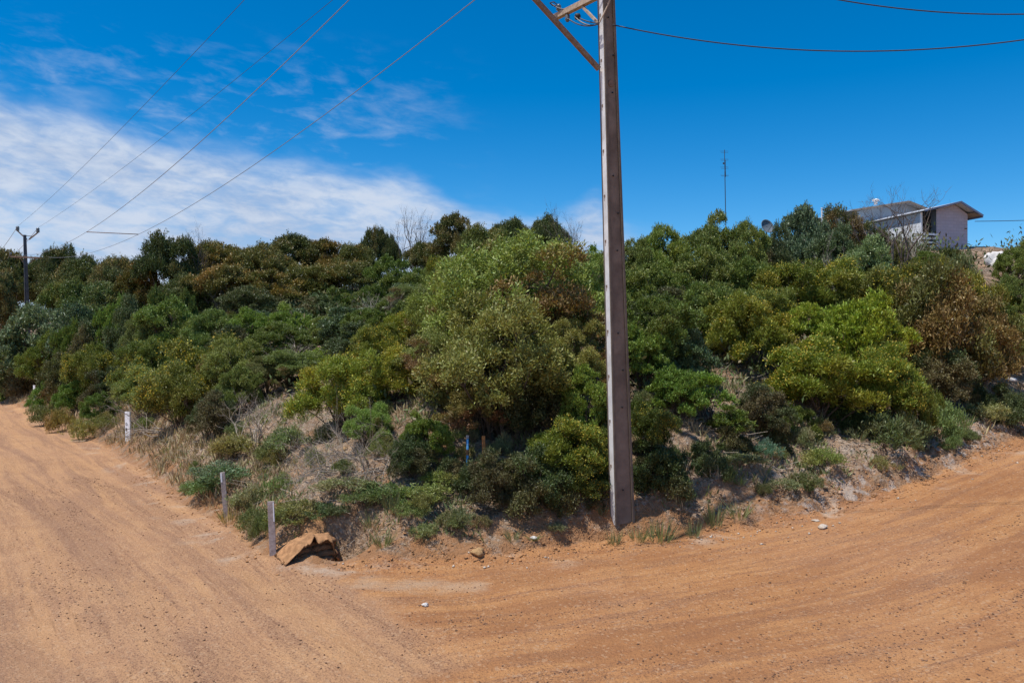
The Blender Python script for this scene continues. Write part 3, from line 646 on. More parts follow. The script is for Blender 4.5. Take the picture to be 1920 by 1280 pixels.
OR = (1.1, 0.97, 0.8); DK = (0.74, 0.80, 0.72); YE = (1.08, 1.02, 0.75); GY = (1.05, 1.0, 1.25); BR = (1.15, .92, .85); LT = (1.2, 1.2, 1.1)
PLANTS = [
 # skyline gums, far left to the centre
 ('mallee', 12, 476, 78, 130, 'dark gum at the far left behind the distant power pole', DK),
 ('mallee', 112, 468, 74, 80, 'small domed gum rising above the scrub just right of the distant pole', DK),
 ('mallee', 78, 492, 80, 90, 'low gum filling the gap beside the distant pole shaft'),
 ('mallee', 155, 486, 66, 120, 'flat topped gum under the spacer bar of the sagging wires', DK),
 ('mallee', 215, 487, 62, 90, 'low rounded gum left of the orange tinged one'),
 ('mallee', 258, 494, 52, 95, 'orange tinged gum at the foot of the tall round headed gum', (1.3, 1.0, .75)),
 ('mallee', 316, 447, 52, 112, 'tall round headed gum with bare lower stems, touched by a wire', DK),
 ('deadtree', 356, 462, 53, 60, 'bare twiggy tree leaning on the tall round headed gum'),
 ('mallee', 415, 460, 56, 140, 'wide gum with ginger tips right of the tall round headed gum', OR),
 ('mallee', 488, 462, 56, 120, 'dull green gum along the skyline next to the wide ginger one', OR),
 ('mallee', 560, 446, 60, 120, 'dark flat domed gum on the left skyline with sky showing below it', DK),
 ('mallee', 618, 456, 60, 110, 'ginger crowned gum on the skyline left of the two small gums', OR),
 ('mallee', 668, 462, 58, 90, 'low gum below the small umbrella shaped gum', OR),
 ('mallee', 703, 432, 62, 58, 'small umbrella shaped gum standing clear on the skyline', DK),
 ('mallee', 732, 446, 62, 42, 'half bare little gum beside the umbrella shaped one', DK),
 ('deadtree', 776, 424, 60, 62, 'leafless dead tree against the cloud left of the largest gum'),
 ('mallee', 800, 458, 56, 80, 'low gum at the base of the leafless tree'),
 ('mallee', 856, 410, 54, 104, 'largest skyline gum with a rounded crown, left of the clump'),
 ('mallee', 905, 430, 50, 110, 'gum with yellow green domed crown in front of the clump', (1.2, 1.15, .8)),
 ('mallee', 958, 416, 58, 110, 'dark gum in the middle of the skyline clump', DK),
 ('mallee', 1024, 410, 56, 84, 'round gum at the right end of the skyline clump', DK),
 ('deadtree', 1068, 416, 54, 66, 'thin bare branched tree leaning right beside the clump of gums'),
 ('sapling', 1104, 463, 44, 46, 'small lone sapling against the white cloud by the big pole', DK),
 ('mallee', 1135, 474, 50, 70, 'low gum crown half hidden by the big pole', DK),
 # second row of gums
 ('mallee', -5, 520, 64, 90, 'brownish gum under the far left skyline'),
 ('mallee', 132, 530, 58, 105, 'green gum in front of the distant pole foot', (1, 1.25, .9)),
 ('mallee', 205, 535, 52, 120, 'grey green gum below the sagging wires', (.9, 1.1, 1.1)),
 ('mallee', 345, 520, 48, 120, 'gum with tangled bare stems below the tall round headed one', DK),
 ('mallee', 420, 502, 48, 130, 'gum with bright rusty top in the second row', (1.3, 1.0, .75)),
 ('mallee', 505, 512, 48, 130, 'gum in the second row with brown green crown', OR),
 ('mallee', 585, 500, 50, 130, 'second row gum with ochre crown in mid hillside', (1.2, 1.02, .75)),
 ('mallee', 660, 492, 50, 120, 'second row gum with tan tips beneath the umbrella shaped gum', OR),
 ('green', 745, 488, 44, 130, 'bluish green bush mass left of the yellow streaked bush', DK),
 ('green', 810, 505, 40, 120, 'dense bluish bush beside the yellow streaked slope', DK),
 ('green', 690, 540, 42, 120, 'rounded dark green bush above the silvery dead branches', DK),
 ('green', 620, 545, 42, 110, 'olive green bush in the middle of the left slope'),
 ('mallee', 470, 540, 44, 110, 'shadowy gum above the bright green band'),
 # left slope, middle
 ('coast', 62, 578, 52, 150, 'large grey green coarse leaved bush at the foot of the distant pole'),
 ('coast', 160, 575, 48, 120, 'dark grey green bush right of the distant pole foot', DK),
 ('lime', 213, 562, 44, 70, 'yellow green bush with upright leaves on the left slope', (.8, .85, .9)),
 ('dark', 250, 560, 42, 90, 'very dark bush in a hollow on the left slope'),
 ('lime', 300, 545, 43, 60, 'pair of mossy bright mounds, left mound', (.62, .62, .7)),
 ('lime', 350, 548, 42, 50, 'pair of mossy bright mounds, right mound', (.62, .62, .7)),
 ('green', 325, 566, 40, 150, 'smooth dense green bush like a cushion on the left slope', (.95, 1.1, 1)),
 ('green', 400, 584, 38, 110, 'second green cushion bush right of the smooth dense one', (.9, 1, 1.1)),
 ('green', 470, 582, 37, 110, 'bright green bush at the left end of the green band', (1.1, 1.25, .9)),
 ('green', 555, 574, 37, 130, 'bright green bush at the right end of the green band', (1.1, 1.25, .9)),
 ('lime', 128, 605, 46, 60, 'lime green upright bush above the far left road verge', (.7, .75, .8)),
 ('dark', 180, 605, 44, 90, 'brownish olive bush beside the lime upright one'),
 ('olive', 275, 590, 40, 90, 'muted olive bush below the very dark hollow', (.8, .85, .9)),
 ('coast', 640, 585, 36, 130, 'olive bush with feathery crown over the pale bare slope', (1.2, 1.05, .6)),
 ('deadshrub', 705, 555, 34, 110, 'silvery dead bush with branching limbs in the middle of the slope'),
 ('deadshrub', 560, 640, 30, 120, 'grey leafless bush over the bare sandy slope'),
 ('sapling', 610, 655, 29, 90, 'thin dark stemmed bush on the bare sandy slope', YE),
 # left slope, front row along the road
 ('coast', 25, 640, 57, 110, 'dark coarse bush at the far left edge of the picture', DK),
 ('green', 95, 625, 50, 100, 'mid green bush above the half hidden white marker', (1, 1, .8)),
 ('dark', 50, 668, 52, 110, 'dark bush overhanging the far end of the road'),
 ('green', 20, 700, 54, 100, 'low green bush where the road meets the left edge'),
 ('dark', 120, 665, 43, 90, 'brown tinted bush behind the half hidden white marker', BR),
 ('green', 95, 715, 43, 80, 'leafy bush on the verge right of the half hidden white marker', (.9, 1.1, .8)),
 ('wattle', 178, 650, 40, 100, 'gold speckled wattle above the verge between the two white markers', (.85, .8, .9)),
 ('dark', 205, 690, 37, 90, 'deep green bush behind the white marker board', DK),
 ('green', 150, 705, 40, 90, 'dense bush between the two white markers', (.85, 1, .8)),
 ('green', 185, 738, 34.5, 70, 'small green bush just left of the white marker board', (.8, 1, .8)),
 ('wattle', 278, 640, 34.5, 130, 'grey green wattle behind the white marker board', (.8, .9, 1.1)),
 ('wattle', 272, 690, 31.5, 120, 'pale green spreading wattle right above the white marker board', (.9, .98, 1.3)),
 ('wattle', 378, 635, 31, 190, 'large wattle with gold blossom in the left foreground scrub', (.85, .8, .9)),
 ('wattle', 345, 690, 28.3, 150, 'wattle with mixed gold and brown foliage above the twig heap', (.8, .75, .9)),
 ('olive', 435, 640, 29, 140, 'olive bush right of the large gold wattle', (1.05, 1.05, .8)),
 ('lime', 490, 625, 32, 90, 'yellowish green bush between the olive bush and bare slope', (.75, .75, .8)),
 ('olive', 500, 670, 27, 90, 'thin brownish bush with dark stems at the edge of the bare slope', (.9, .85, .9)),
 ('dark', 395, 735, 24.5, 100, 'dark leafy bush hanging over the left bank, above the first posts'),
 ('green', 450, 690, 26, 90, 'mid green bush over the brushwood on the bank'),
 ('deadfall', 320, 790, 812, 130, 'heap of grey fallen twigs right of the white marker board'),
 ('deadshrub', 480, 740, 22.5, 130, 'tangle of dry grey brushwood beneath the bushes on the bank'),
 # centre left wattles
 ('wattle', 650, 668, 21.5, 190, 'bright yellow green wattle standing alone above the sandy bank', (1.0, 1.06, .8)),
 ('wattle', 755, 655, 22, 130, 'golden wattle between the lone bright wattle and the great olive bush', (1.15, 1.0, .7)),
 ('wattle', 715, 610, 26, 120, 'wattle further up behind the golden one', (.95, .9, .8)),
 ('wattle', 775, 575, 27, 110, 'yellow streaked wattle on the left flank of the great olive bush', YE),
 ('wattle', 845, 490, 29, 110, 'yellow green bush forming the upper left edge of the central mass', YE),
 ('olive', 690, 760, 20.5, 110, 'green understorey bush beneath the lone bright wattle', (.9, 1.1, .8)),
 # the great central mass
 ('olive', 965, 452, 25.5, 350, 'highest bush of the central mass with a pale olive dome', (1.05, 1.15, .85)),
 ('olive', 870, 500, 24, 200, 'left shoulder bush of the central mass', (1.0, 1.1, .9)),
 ('olive', 1075, 478, 24.5, 190, 'right shoulder bush of the central mass behind the pole', (1.05, 1.15, .8)),
 ('olive', 945, 562, 20.0, 350, 'great olive bush in the centre, brown in its lower half', (1.1, 1.0, .85)),
 ('olive', 835, 622, 19.8, 170, 'left half of the lower central mass, grey olive bush', (1.1, 1.1, .95)),
 ('olive', 1078, 605, 19.4, 160, 'brown flecked olive bush left of the big pole', (1.1, .95, .8)),
 ('olive', 905, 700, 18.6, 170, 'rust brown half dead bush above the blue stake', (1.15, .85, .8)),
 ('dark', 1000, 700, 18.9, 150, 'reddish brown bush behind the lime green clump', BR),
 ('lime', 1105, 690, 18.0, 110, 'lime green clump touching the left side of the big pole', (.9, .9, .9)),
 ('wattle', 1065, 788, 17.2, 150, 'yellow green wattle spilling forward left of the pole', (.95, 1.0, .8)),
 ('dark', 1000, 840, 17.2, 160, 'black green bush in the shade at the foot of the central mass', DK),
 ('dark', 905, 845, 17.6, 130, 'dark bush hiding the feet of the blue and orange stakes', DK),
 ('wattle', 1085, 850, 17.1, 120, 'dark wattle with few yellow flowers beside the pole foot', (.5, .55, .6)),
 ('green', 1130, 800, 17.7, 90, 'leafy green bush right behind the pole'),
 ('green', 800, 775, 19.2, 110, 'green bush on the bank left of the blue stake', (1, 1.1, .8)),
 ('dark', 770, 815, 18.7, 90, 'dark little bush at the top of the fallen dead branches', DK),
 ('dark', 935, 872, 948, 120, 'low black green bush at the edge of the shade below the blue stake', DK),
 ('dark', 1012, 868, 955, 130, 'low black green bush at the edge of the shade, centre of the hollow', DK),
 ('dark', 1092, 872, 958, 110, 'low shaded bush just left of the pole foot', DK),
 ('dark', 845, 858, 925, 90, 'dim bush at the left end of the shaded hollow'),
 # right of the pole
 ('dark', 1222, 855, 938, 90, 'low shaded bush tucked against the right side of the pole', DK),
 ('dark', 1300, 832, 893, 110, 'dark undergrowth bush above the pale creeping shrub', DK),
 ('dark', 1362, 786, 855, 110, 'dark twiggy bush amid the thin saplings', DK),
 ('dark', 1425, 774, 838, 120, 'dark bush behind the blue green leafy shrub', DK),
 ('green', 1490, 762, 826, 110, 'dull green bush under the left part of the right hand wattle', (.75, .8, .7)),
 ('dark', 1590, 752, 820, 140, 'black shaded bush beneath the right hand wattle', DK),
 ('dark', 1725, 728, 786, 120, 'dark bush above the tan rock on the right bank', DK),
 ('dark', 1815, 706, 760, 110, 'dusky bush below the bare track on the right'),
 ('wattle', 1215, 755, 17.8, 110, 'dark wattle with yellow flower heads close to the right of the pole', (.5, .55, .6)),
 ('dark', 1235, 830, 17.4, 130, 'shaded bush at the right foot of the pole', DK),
 ('lime', 1200, 612, 20.5, 120, 'bright leafy bush immediately right of the pole', (.85, .95, .9)),
 ('lime', 1275, 690, 20, 120, 'bright sapling like bush with leaning dark stems right of the pole', (.85, .95, .9)),
 ('coast', 1280, 622, 23, 120, 'grey bush in the shade left of the gold wattle', (.85, .9, .9)),
 ('coast', 1265, 895, 950, 120, 'pale silvery creeping shrub at the right foot of the pole', (1.3, 1.3, 1.2)),
 ('sapling', 1330, 700, 19.5, 90, 'thin sapling with dark stems amid the right hand scrub', (.8, .9, .9)),
 ('sapling', 1370, 760, 19, 80, 'stick like dark sapling in front of the black hollow', (.6, .6, .7)),
 ('dark', 1430, 722, 20, 110, 'dark bush under the lime bush right of the pole'),
 ('dark', 1330, 830, 18.2, 100, 'scrubby dark growth above the shadow of the pole'),
 # right slope
 ('green', 1185, 455, 33, 110, 'green bush on the skyline just right of the pole'),
 ('green', 1245, 428, 34, 130, 'bushy green shrub on the skyline left of the mast', (1, 1.05, .8)),
 ('green', 1340, 402, 36, 170, 'high rounded bush in front of the antenna mast'),
 ('green', 1395, 420, 36, 100, 'skyline bush right of the antenna mast'),
 ('green', 1215, 500, 29, 170, 'broad green bush below the skyline right of the pole', (1.05, 1.05, .9)),
 ('green', 1310, 468, 31, 170, 'wide green bush below the mast'),
 ('green', 1400, 470, 31, 130, 'dense green bush below the satellite dish', DK),
 ('green', 1225, 560, 26, 190, 'large dark green bush overhanging the black hollow', DK),
 ('green', 1340, 535, 27, 180, 'broad green bush above the gold wattle', (.9, .95, .9)),
 ('dark', 1448, 427, 38, 90, 'dark brown green bush hiding half the satellite dish'),
 ('coast', 1515, 396, 42, 120, 'blue green bush on the skyline left of the house', (1, 1, 1.25)),
 ('dark', 1580, 392, 43, 100, 'reddish bush against the long roof of the house', (1.4, 1.1, .9)),
 ('coast', 1560, 430, 38, 100, 'dark bluish bush under the reddish one', DK),
 ('coast', 1625, 448, 36, 110, 'pale leaved bush below the house', (1.35, 1.4, 1.3)),
 ('deadshrub', 1545, 462, 34, 80, 'grey brown dead bush below the skyline left of the house'),
 ('deadtree', 1672, 388, 40, 110, 'leafless tree spreading in front of the white house wall'),
 ('deadshrub', 1712, 408, 42, 80, 'bare branching bush against the white block wall'),
 ('dark', 1682, 454, 42, 64, 'reddish low bush under the leafless tree', (1.3, 1.0, .9)),
 ('dark', 1635, 420, 45, 80, 'brown olive bush hiding the left end of the house', (1.35, 1.15, .9)),
 ('wattle', 1480, 495, 30, 160, 'yellow dotted wattle on the upper right slope', (.9, .9, .8)),
 ('wattle', 1580, 490, 30, 160, 'wide wattle below the pale leaved bush', (.9, .9, .8)),
 ('wattle', 1690, 500, 28, 170, 'olive yellow wattle in front of the house', (.85, .8, .8)),
 ('wattle', 1790, 494, 28.5, 150, 'brown olive wattle below the gable wall', (.9, .75, .7)),
 ('wattle', 1395, 560, 24.5, 180, 'gold flowering wattle in the middle of the right slope', YE),
 ('lime', 1510, 575, 24, 130, 'lime green bush right of the gold flowering wattle', (1.2, 1.2, .8)),
 ('lime', 1610, 555, 24.5, 170, 'brightest lime green bush on the right slope', (1.3, 1.25, .8)),
 ('wattle', 1540, 640, 21.6, 200, 'wattle spreading low beneath the lime bushes', (1.05, 1.1, .8)),
 ('wattle', 1650, 650, 22, 150, 'yellow flecked wattle under the brightest lime bush', (.95, 1.0, .8)),
 ('dark', 1762, 505, 25.5, 200, 'large brown olive bush with black stems at the right', (1.5, 1.2, .9)),
 ('dark', 1840, 560, 27, 160, 'brown green bush near the right edge', (1.4, 1.15, .9)),
 ('dark', 1760, 640, 24.5, 130, 'shadowy bush beneath the large brown olive one'),
 ('green', 1900, 520, 33, 90, 'green bush at the right edge below the boulder'),
 ('green', 1905, 455, 40, 80, 'spiky green bush at the right edge beside the white boulder'),
 ('green', 1895, 610, 29, 90, 'green bush at the right edge above the bare track'),
 ('wattle', 1715, 705, 21.5, 90, 'small yellow tinted wattle hanging over the right bank', (.9, .9, .8)),
 ('dark', 1775, 471, 40, 100, 'low olive bush against the foot of the gable wall', (1.2, 1.1, .8)),
 ('green', 1740, 474, 41, 70, 'low green bush in front of the porch railing', (.9, .95, .8)),
 ('low', 1800, 474, 39, 60, 'grassy clump in front of the gable wall'),
 # foot of the right slope
 ('low', 1515, 800, 20.5, 110, 'feathery green shrub under the wattle on the right bank'),
 ('low', 1550, 838, 892, 90, 'bright grassy shrub at the top of the sandy right bank', (1.1, 1.2, .8)),
 ('low', 1660, 775, 862, 120, 'dark rounded shrub standing on the right bank edge', (.6, .7, .6)),
 ('low', 1695, 768, 838, 90, 'shrub with upright twigs left of the tan rock'),
 ('low', 1768, 752, 828, 80, 'upright green shrub beside the tan rock', (.85, 1, .8)),
 ('low', 1850, 755, 800, 80, 'pale green shrub near the top of the right bank', LT),
 ('dark', 1890, 722, 24.5, 110, 'dark low bush at the right edge above the road bank'),
 ('low', 1515, 885, 930, 90, 'brown green shrub casting a dark shadow on the right bank', (.8, .75, .6)),
 ('low', 1465, 905, 948, 80, 'light green shrub on the slope above the white dust'),
 ('low', 1440, 822, 868, 55, 'blue green leafy shrub in the right hand scrub', (.7, 1.1, 1.5)),
 ('low', 1395, 850, 900, 90, 'wispy green shrub between pole and mound'),
 ('tuft', 1385, 935, 985, 60, 'thin grass tuft right of the pole shadow'),
 ('tuft', 1340, 930, 1000, 50, 'grass tuft in the pole shadow'),
 ('tuft', 1240, 968, 1022, 70, 'strong spiky green tuft at the edge of the road right of the pole'),
 ('tuft', 1198, 985, 1022, 45, 'spiky tuft nearest the right of the pole foot'),
 ('tuft', 1152, 990, 1026, 40, 'grass tuft directly below the pole'),
 ('tuft', 1300, 965, 1012, 40, 'sparse tuft between the strong spiky tuft and the pole shadow'),
 ('low', 1048, 985, 1020, 50, 'small grey green herb below the dark hollow'),
 ('tuft', 960, 985, 1020, 40, 'stalky weed left of the road rubble'),
 ('low', 870, 950, 1012, 70, 'green weed above the round orange stone'),
 ('low', 905, 965, 1005, 40, 'reddish stalked weed next to the round orange stone', BR),
 ('tuft', 1000, 998, 1026, 40, 'light green tuft on the crest of the road rubble', LT),
 # left bank
 ('low', 420, 862, 935, 140, 'grey green spreading shrub behind the shorter guide post', (.75, .95, 1.0)),
 ('low', 385, 895, 945, 80, 'feathery shrub left of the shorter guide post', (.75, .95, .8)),
 ('low', 445, 815, 875, 110, 'yellow brown shrub above the shorter guide post', (1, .9, .6)),
 ('low', 545, 800, 868, 100, 'grey green shrub on the sandy bank under the lone wattle', (.85, 1.0, .9)),
 ('low', 588, 838, 885, 44, 'small upright shrub in the bare sand', (.9, 1, .7)),
 ('low', 470, 905, 960, 80, 'green bristly shrub between the two guide posts'),
 ('tuft', 430, 945, 985, 60, 'dry grass tuft at the foot of the shorter guide post', (1.5, 1.1, .9)),
 ('low', 482, 950, 1005, 80, 'leafy low shrub left of the taller guide post', (.9, .9, .7)),
 ('low', 545, 940, 1005, 110, 'yellow green low shrub right of the taller guide post', (1, .95, .65)),
 ('low', 598, 942, 1003, 80, 'dark round shrub right above the sandbags', (.5, .6, .55)),
 ('low', 650, 895, 950, 130, 'feathery green shrub below the fallen dead branches'),
 ('low', 525, 885, 925, 60, 'bright green shrub in the sand above the guide posts', (.9, 1.1, .7)),
 ('low', 720, 905, 955, 100, 'green shrub right of the feathery one', (.85, 1, .8)),
 ('low', 790, 905, 960, 110, 'leafy shrub in the middle of the bank', (.9, 1.1, .7)),
 ('low', 675, 935, 985, 90, 'shrub on the slope above the hollow', (.85, 1, .75)),
 ('low', 830, 878, 925, 90, 'bright shrub at the edge of the dark shade', (1, 1.15, .7)),
 ('low', 770, 940, 990, 70, 'small shrub over the pale scoured sand', (.8, .9, .7)),
 ('low', 800, 980, 1020, 60, 'yellow green weed near the road below the bank'),
 ('tuft', 718, 985, 1030, 50, 'stalky dark weed right of the hollow', (.8, .8, .7)),
 ('low', 840, 960, 1005, 60, 'weed cluster left of the round orange stone', (.9, .9, .7)),
 ('low', 510, 830, 880, 70, 'straggly shrub in the sand left of the small upright one', (1, .9, .7)),
 ('low', 790, 842, 890, 90, 'round green shrub right of the fallen dead branches', (.7, .85, .65)),
 ('low', 720, 818, 862, 60, 'yellow green clump at the head of the fallen dead branches', YE),
 ('low', 635, 985, 1020, 50, 'dark weed on the rim of the hollow', (.5, .55, .5)),
 ('tuft', 695, 955, 1010, 45, 'upright weed left of the stalky dark one'),
 ('deadfall', 645, 835, 885, 130, 'fine pale brushwood left of the silver grey fallen branches'),
 ('deadfall', 720, 850, 905, 120, 'brushwood heap at the lower right of the silver grey fallen branches'),
 ('deadfall', 690, 822, 892, 170, 'silver grey fallen branches lying on the sandy bank'),
 # verge along the left road
 ('low', 85, 758, 800, 60, 'dull green shrub on the verge near the left edge', (.8, .85, .65)),
 ('low', 120, 765, 812, 60, 'straw coloured shrub on the left verge', (1.5, 1.1, .8)),
 ('low', 150, 785, 828, 60, 'tall dry grass clump on the left verge', (1.5, 1.2, .8)),
 ('low', 198, 772, 812, 60, 'olive clump left of the white marker board', (1.1, .95, .7)),
 ('low', 274, 782, 812, 50, 'weedy clump right of the white marker board', (.8, .85, .6)),
 ('low', 355, 905, 925, 40, 'small clump on the verge above the road edge', (.9, 1, .8)),
]
for e in PLANTS:
    plant(e[0], e[1], e[2], e[3], e[4], e[5], e[6] if len(e) > 6 else None)

# little plants dotted over the bank
brng = random.Random(8)
nb = 0
while nb < 95:
    xx = brng.uniform(-9, 16); dd = brng.uniform(14.5, 27)
    t = float(edge_t(np.array([xx]), np.array([dd]))[0])
    if not 0.25 < t < (3.2 if xx > 0 else 4.5): continue
    if -4.9 < xx < -2.6 and dd < 16.2: continue
    if any((xx-a)**2+(dd-b)**2 < (0.3*max(r, .4))**2 for a, b, r, _ in PLACED): continue
    kk = brng.choice(['low', 'low', 'low', 'tuft']); w = brng.uniform(.25, .62)
    side = 'left of the pole' if xx < 2 else 'right of the pole'
    plant_at(kk, (xx, dd, gz(xx, dd)-.03), w, w*brng.uniform(.6, 1.0), 'scattered little green %s on the sandy bank %s' % ('plant' if kk == 'low' else 'grass tuft', side), 'little %s on the bank %s' % ('plants' if kk == 'low' else 'tufts', side), brng.choice([(1, 1, 1), (.85, 1, .75), (1.2, 1, .8), (.8, .85, .7)]))
    nb += 1

# bushes that close the thicket between the ones above
BARE = [(620, 700, 50), (600, 890, 160), (1400, 940, 160), (1050, 770, 50), (1830, 700, 70), (660, 860, 120), (1865, 480, 55), (1870, 550, 45), (1790, 440, 60), (480, 830, 110), (300, 840, 110), (1600, 930, 200)]
frng = random.Random(5)
FILL = {'left': 'bush closing the gaps of the thicket on the left slope', 'mid': 'bush filling the thicket around the central mass', 'right': 'bush filling the thicket on the right slope'}
nf = 0
d = 27.0
while d < 62:
    step = 1.5+0.030*d
    x = -0.66*d
    while x < 0.66*d:
        xx = x+frng.uniform(-.5, .5)*step; dd = d+frng.uniform(-.5, .5)*step
        x += step
        t = float(edge_t(np.array([xx]), np.array([dd]))[0])
        if t < 2.2 or t > 30: continue
        z = gz(xx, dd); px = 960+xx/dd*FPX; py = 640-(z-CAMH)/dd*FPX
        if any(math.hypot(px-a, (py-b)) < r for a, b, r in BARE): continue
        if px > 1540 and t > 8 and dd > 33: continue
        if abs(px-57) < 45 and dd > 46: continue
        if any((xx-a)**2+(dd-b)**2 < (0.55*max(r, .6))**2 for a, b, r, _ in PLACED): continue
        lim = 1.1 if dd < 24 else 1.5
        w = frng.uniform(1.5, 2.3)*(1+0.012*dd); h = frng.uniform(0.75, 1.25)*lim
        top = 640-(z+h-CAMH)/dd*FPX
        if top < (505 if px < 1150 else 470): h *= 0.6
        zone = 'left' if px < 760 else ('mid' if px < 1180 else 'right')
        kk = frng.choice({'left': ['green', 'dark', 'coast', 'olive', 'mallee' if dd > 40 else 'green'], 'mid': ['olive', 'dark', 'green'], 'right': ['green', 'dark', 'wattle', 'green']}[zone])
        if kk == 'mallee': h *= 1.5
        cn = {'green': 'green', 'dark': 'dark', 'coast': 'grey green', 'olive': 'olive', 'mallee': 'brown tipped', 'wattle': 'yellow flecked'}[kk]
        plant_at(kk, (xx, dd, z-0.05), w, h, 'low '+cn+' '+FILL[zone], 'low '+cn+' bushes in the '+zone.replace('mid', 'central')+' thicket', (0.85, 0.88, 0.85))
        nf += 1
    d += step
print('FILL', nf, 'PLACED', len(PLACED))

# ------------------------------------------------------------------ built things: materials
M_conc = simple_mat('pole_concrete', (0.205, 0.160, 0.126), 0.9, 0.28, 2.2, bump=0.5, stain=(0.13, 0.09, 0.068), stain_amt=0.6)
M_steel = simple_mat('pole_steel', (0.72, 0.72, 0.72), 0.6, 0.12, 3.0, metal=0.0, bump=0.1, stain=(0.22, 0.17, 0.14), stain_amt=0.35)
M_slate = simple_mat('dark_slate_paint', (0.10, 0.11, 0.125), 0.8, 0.2, 2.0, bump=0.1)
M_chan = simple_mat('channel_paint', (0.15, 0.12, 0.095), 0.8, 0.2, 4.0, bump=0.15)
M_rust = simple_mat('rusty_steel', (0.20, 0.135, 0.10), 0.8, 0.3, 9.0, bump=0.2)
M_timber = simple_mat('arm_timber', (0.42, 0.33, 0.25), 0.85, 0.25, 12.0, bump=0.3)
M_post = simple_mat('post_timber', (0.40, 0.335, 0.315), 0.9, 0.25, 16.0, bump=0.35, stain=(0.24, 0.15, 0.09), stain_amt=0.35)
M_white = simple_mat('white_paint', (0.84, 0.86, 0.90), 0.6, 0.05, 6.0, bump=0.1, stain=(0.55, 0.57, 0.55), stain_amt=0.3)
M_black = simple_mat('black_paint', (0.03, 0.03, 0.035), 0.6, 0.2, 8.0, bump=0)
M_porc = simple_mat('porcelain', (0.11, 0.13, 0.15), 0.25, 0.15, 8.0, bump=0, spec=0.6)
M_wire = simple_mat('wire_metal', (0.05, 0.055, 0.07), 0.5, 0.1, 8.0, bump=0)
M_wirepale = simple_mat('aluminium_wire', (0.24, 0.25, 0.28), 0.5, 0.1, 8.0, bump=0)
M_block = None
M_roof = simple_mat('roof_sheet', (0.52, 0.54, 0.58), 0.5, 0.1, 2.0, bump=0.05, stain=(0.4, 0.36, 0.33), stain_amt=0.3)
M_fascia = simple_mat('fascia_paint', (0.15, 0.19, 0.30), 0.6, 0.1, 3.0, bump=0)
M_soffit = simple_mat('soffit', (0.34, 0.28, 0.22), 0.8, 0.1, 3.0, bump=0)
M_fibro = simple_mat('pale_blue_sheet', (0.36, 0.44, 0.52), 0.7, 0.08, 3.0, bump=0.05)
M_curt = simple_mat('blue_grey_sheet', (0.16, 0.21, 0.27), 0.7, 0.1, 3.0, bump=0)
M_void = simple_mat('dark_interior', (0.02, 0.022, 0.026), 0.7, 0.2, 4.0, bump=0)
M_blue = simple_mat('blue_plastic', (0.04, 0.26, 0.55), 0.5, 0.15, 14.0, bump=0, stain=(0.35, 0.5, 0.6), stain_amt=0.5)
M_orange = simple_mat('rust_orange_timber', (0.42, 0.17, 0.055), 0.8, 0.25, 14.0)
M_rock = simple_mat('tan_rock', (0.44, 0.27, 0.125), 0.95, 0.3, 7.0, bump=0.6, stain=(0.30, 0.16, 0.07))
M_lime = simple_mat('limestone', (0.68, 0.64, 0.60), 0.95, 0.2, 4.0, bump=0.7, stain=(0.36, 0.30, 0.26), stain_amt=0.45)
M_chip = simple_mat('dusty_limestone', (0.50, 0.42, 0.34), 0.95, 0.3, 3.0, bump=0.5, stain=(0.40, 0.25, 0.14), stain_amt=0.6)
M_hess = simple_mat('hessian', (0.36, 0.19, 0.09), 0.95, 0.35, 9.0, bump=0.6, stain=(0.33, 0.17, 0.075), stain_amt=0.8)
M_bag = simple_mat('sandbag_cloth', (0.25, 0.13, 0.065), 0.95, 0.25, 30.0, bump=0.5)
M_peb = simple_mat('dark_pebble', (0.21, 0.115, 0.070), 0.9, 0.45, 4.0, bump=0)
M_bankst = simple_mat('bank_stone', (0.40, 0.28, 0.20), 0.95, 0.45, 2.5, bump=0.4, stain=(0.30, 0.15, 0.07), stain_amt=0.7)
M_clod = simple_mat('clay_clod', (0.40, 0.20, 0.088), 0.95, 0.35, 3.0, bump=0.3)
def block_mat(k=(1, 1, 1)):
    m, t = new_mat('painted_block')
    tc = t.n('ShaderNodeTexCoord').outputs['Object']
    x, y, z = t.sep(tc)
    br = t.n('ShaderNodeTexBrick'); br.offset = 0.5
    t.t.links.new(t.xyz(t.m('ADD', x, t.m('MULTIPLY', y, 1.0)), z), br.inputs['Vector'])
    br.inputs['Scale'].default_value = 1.0; br.inputs['Brick Width'].default_value = 0.4; br.inputs['Row Height'].default_value = 0.2
    br.inputs['Mortar Size'].default_value = 0.012; br.inputs['Mortar Smooth'].default_value = 0.3
    br.inputs['Color1'].default_value = (0.66*k[0], 0.62*k[1], 0.62*k[2], 1); br.inputs['Color2'].default_value = (0.60*k[0], 0.565*k[1], 0.57*k[2], 1); br.inputs['Mortar'].default_value = (0.50*k[0], 0.47*k[1], 0.47*k[2], 1)
    n = t.noise(tc, 1.5, 4, 0.6)
    c = t.mix(t.m('MULTIPLY', t.ss(n, 0.4, 0.7), 0.3), br.outputs[0], (0.52*k[0], 0.47*k[1], 0.45*k[2]))
    b = t.n('ShaderNodeBsdfPrincipled', i_Roughness=0.85); t.t.links.new(c, b.inputs['Base Color'])
    bp = t.n('ShaderNodeBump', i_Strength=0.5, i_Distance=0.012, invert=True); t.t.links.new(br.outputs['Fac'], bp.inputs['Height']); t.t.links.new(bp.outputs[0], b.inputs['Normal'])
    finish(t, b.outputs[0]); return m
M_block = block_mat((.72, .72, .84)); M_block_lit = block_mat((1.25, 1.35, 1.38))  # shade tinted into the end wall's blocks, sunlight into the whiter side wall

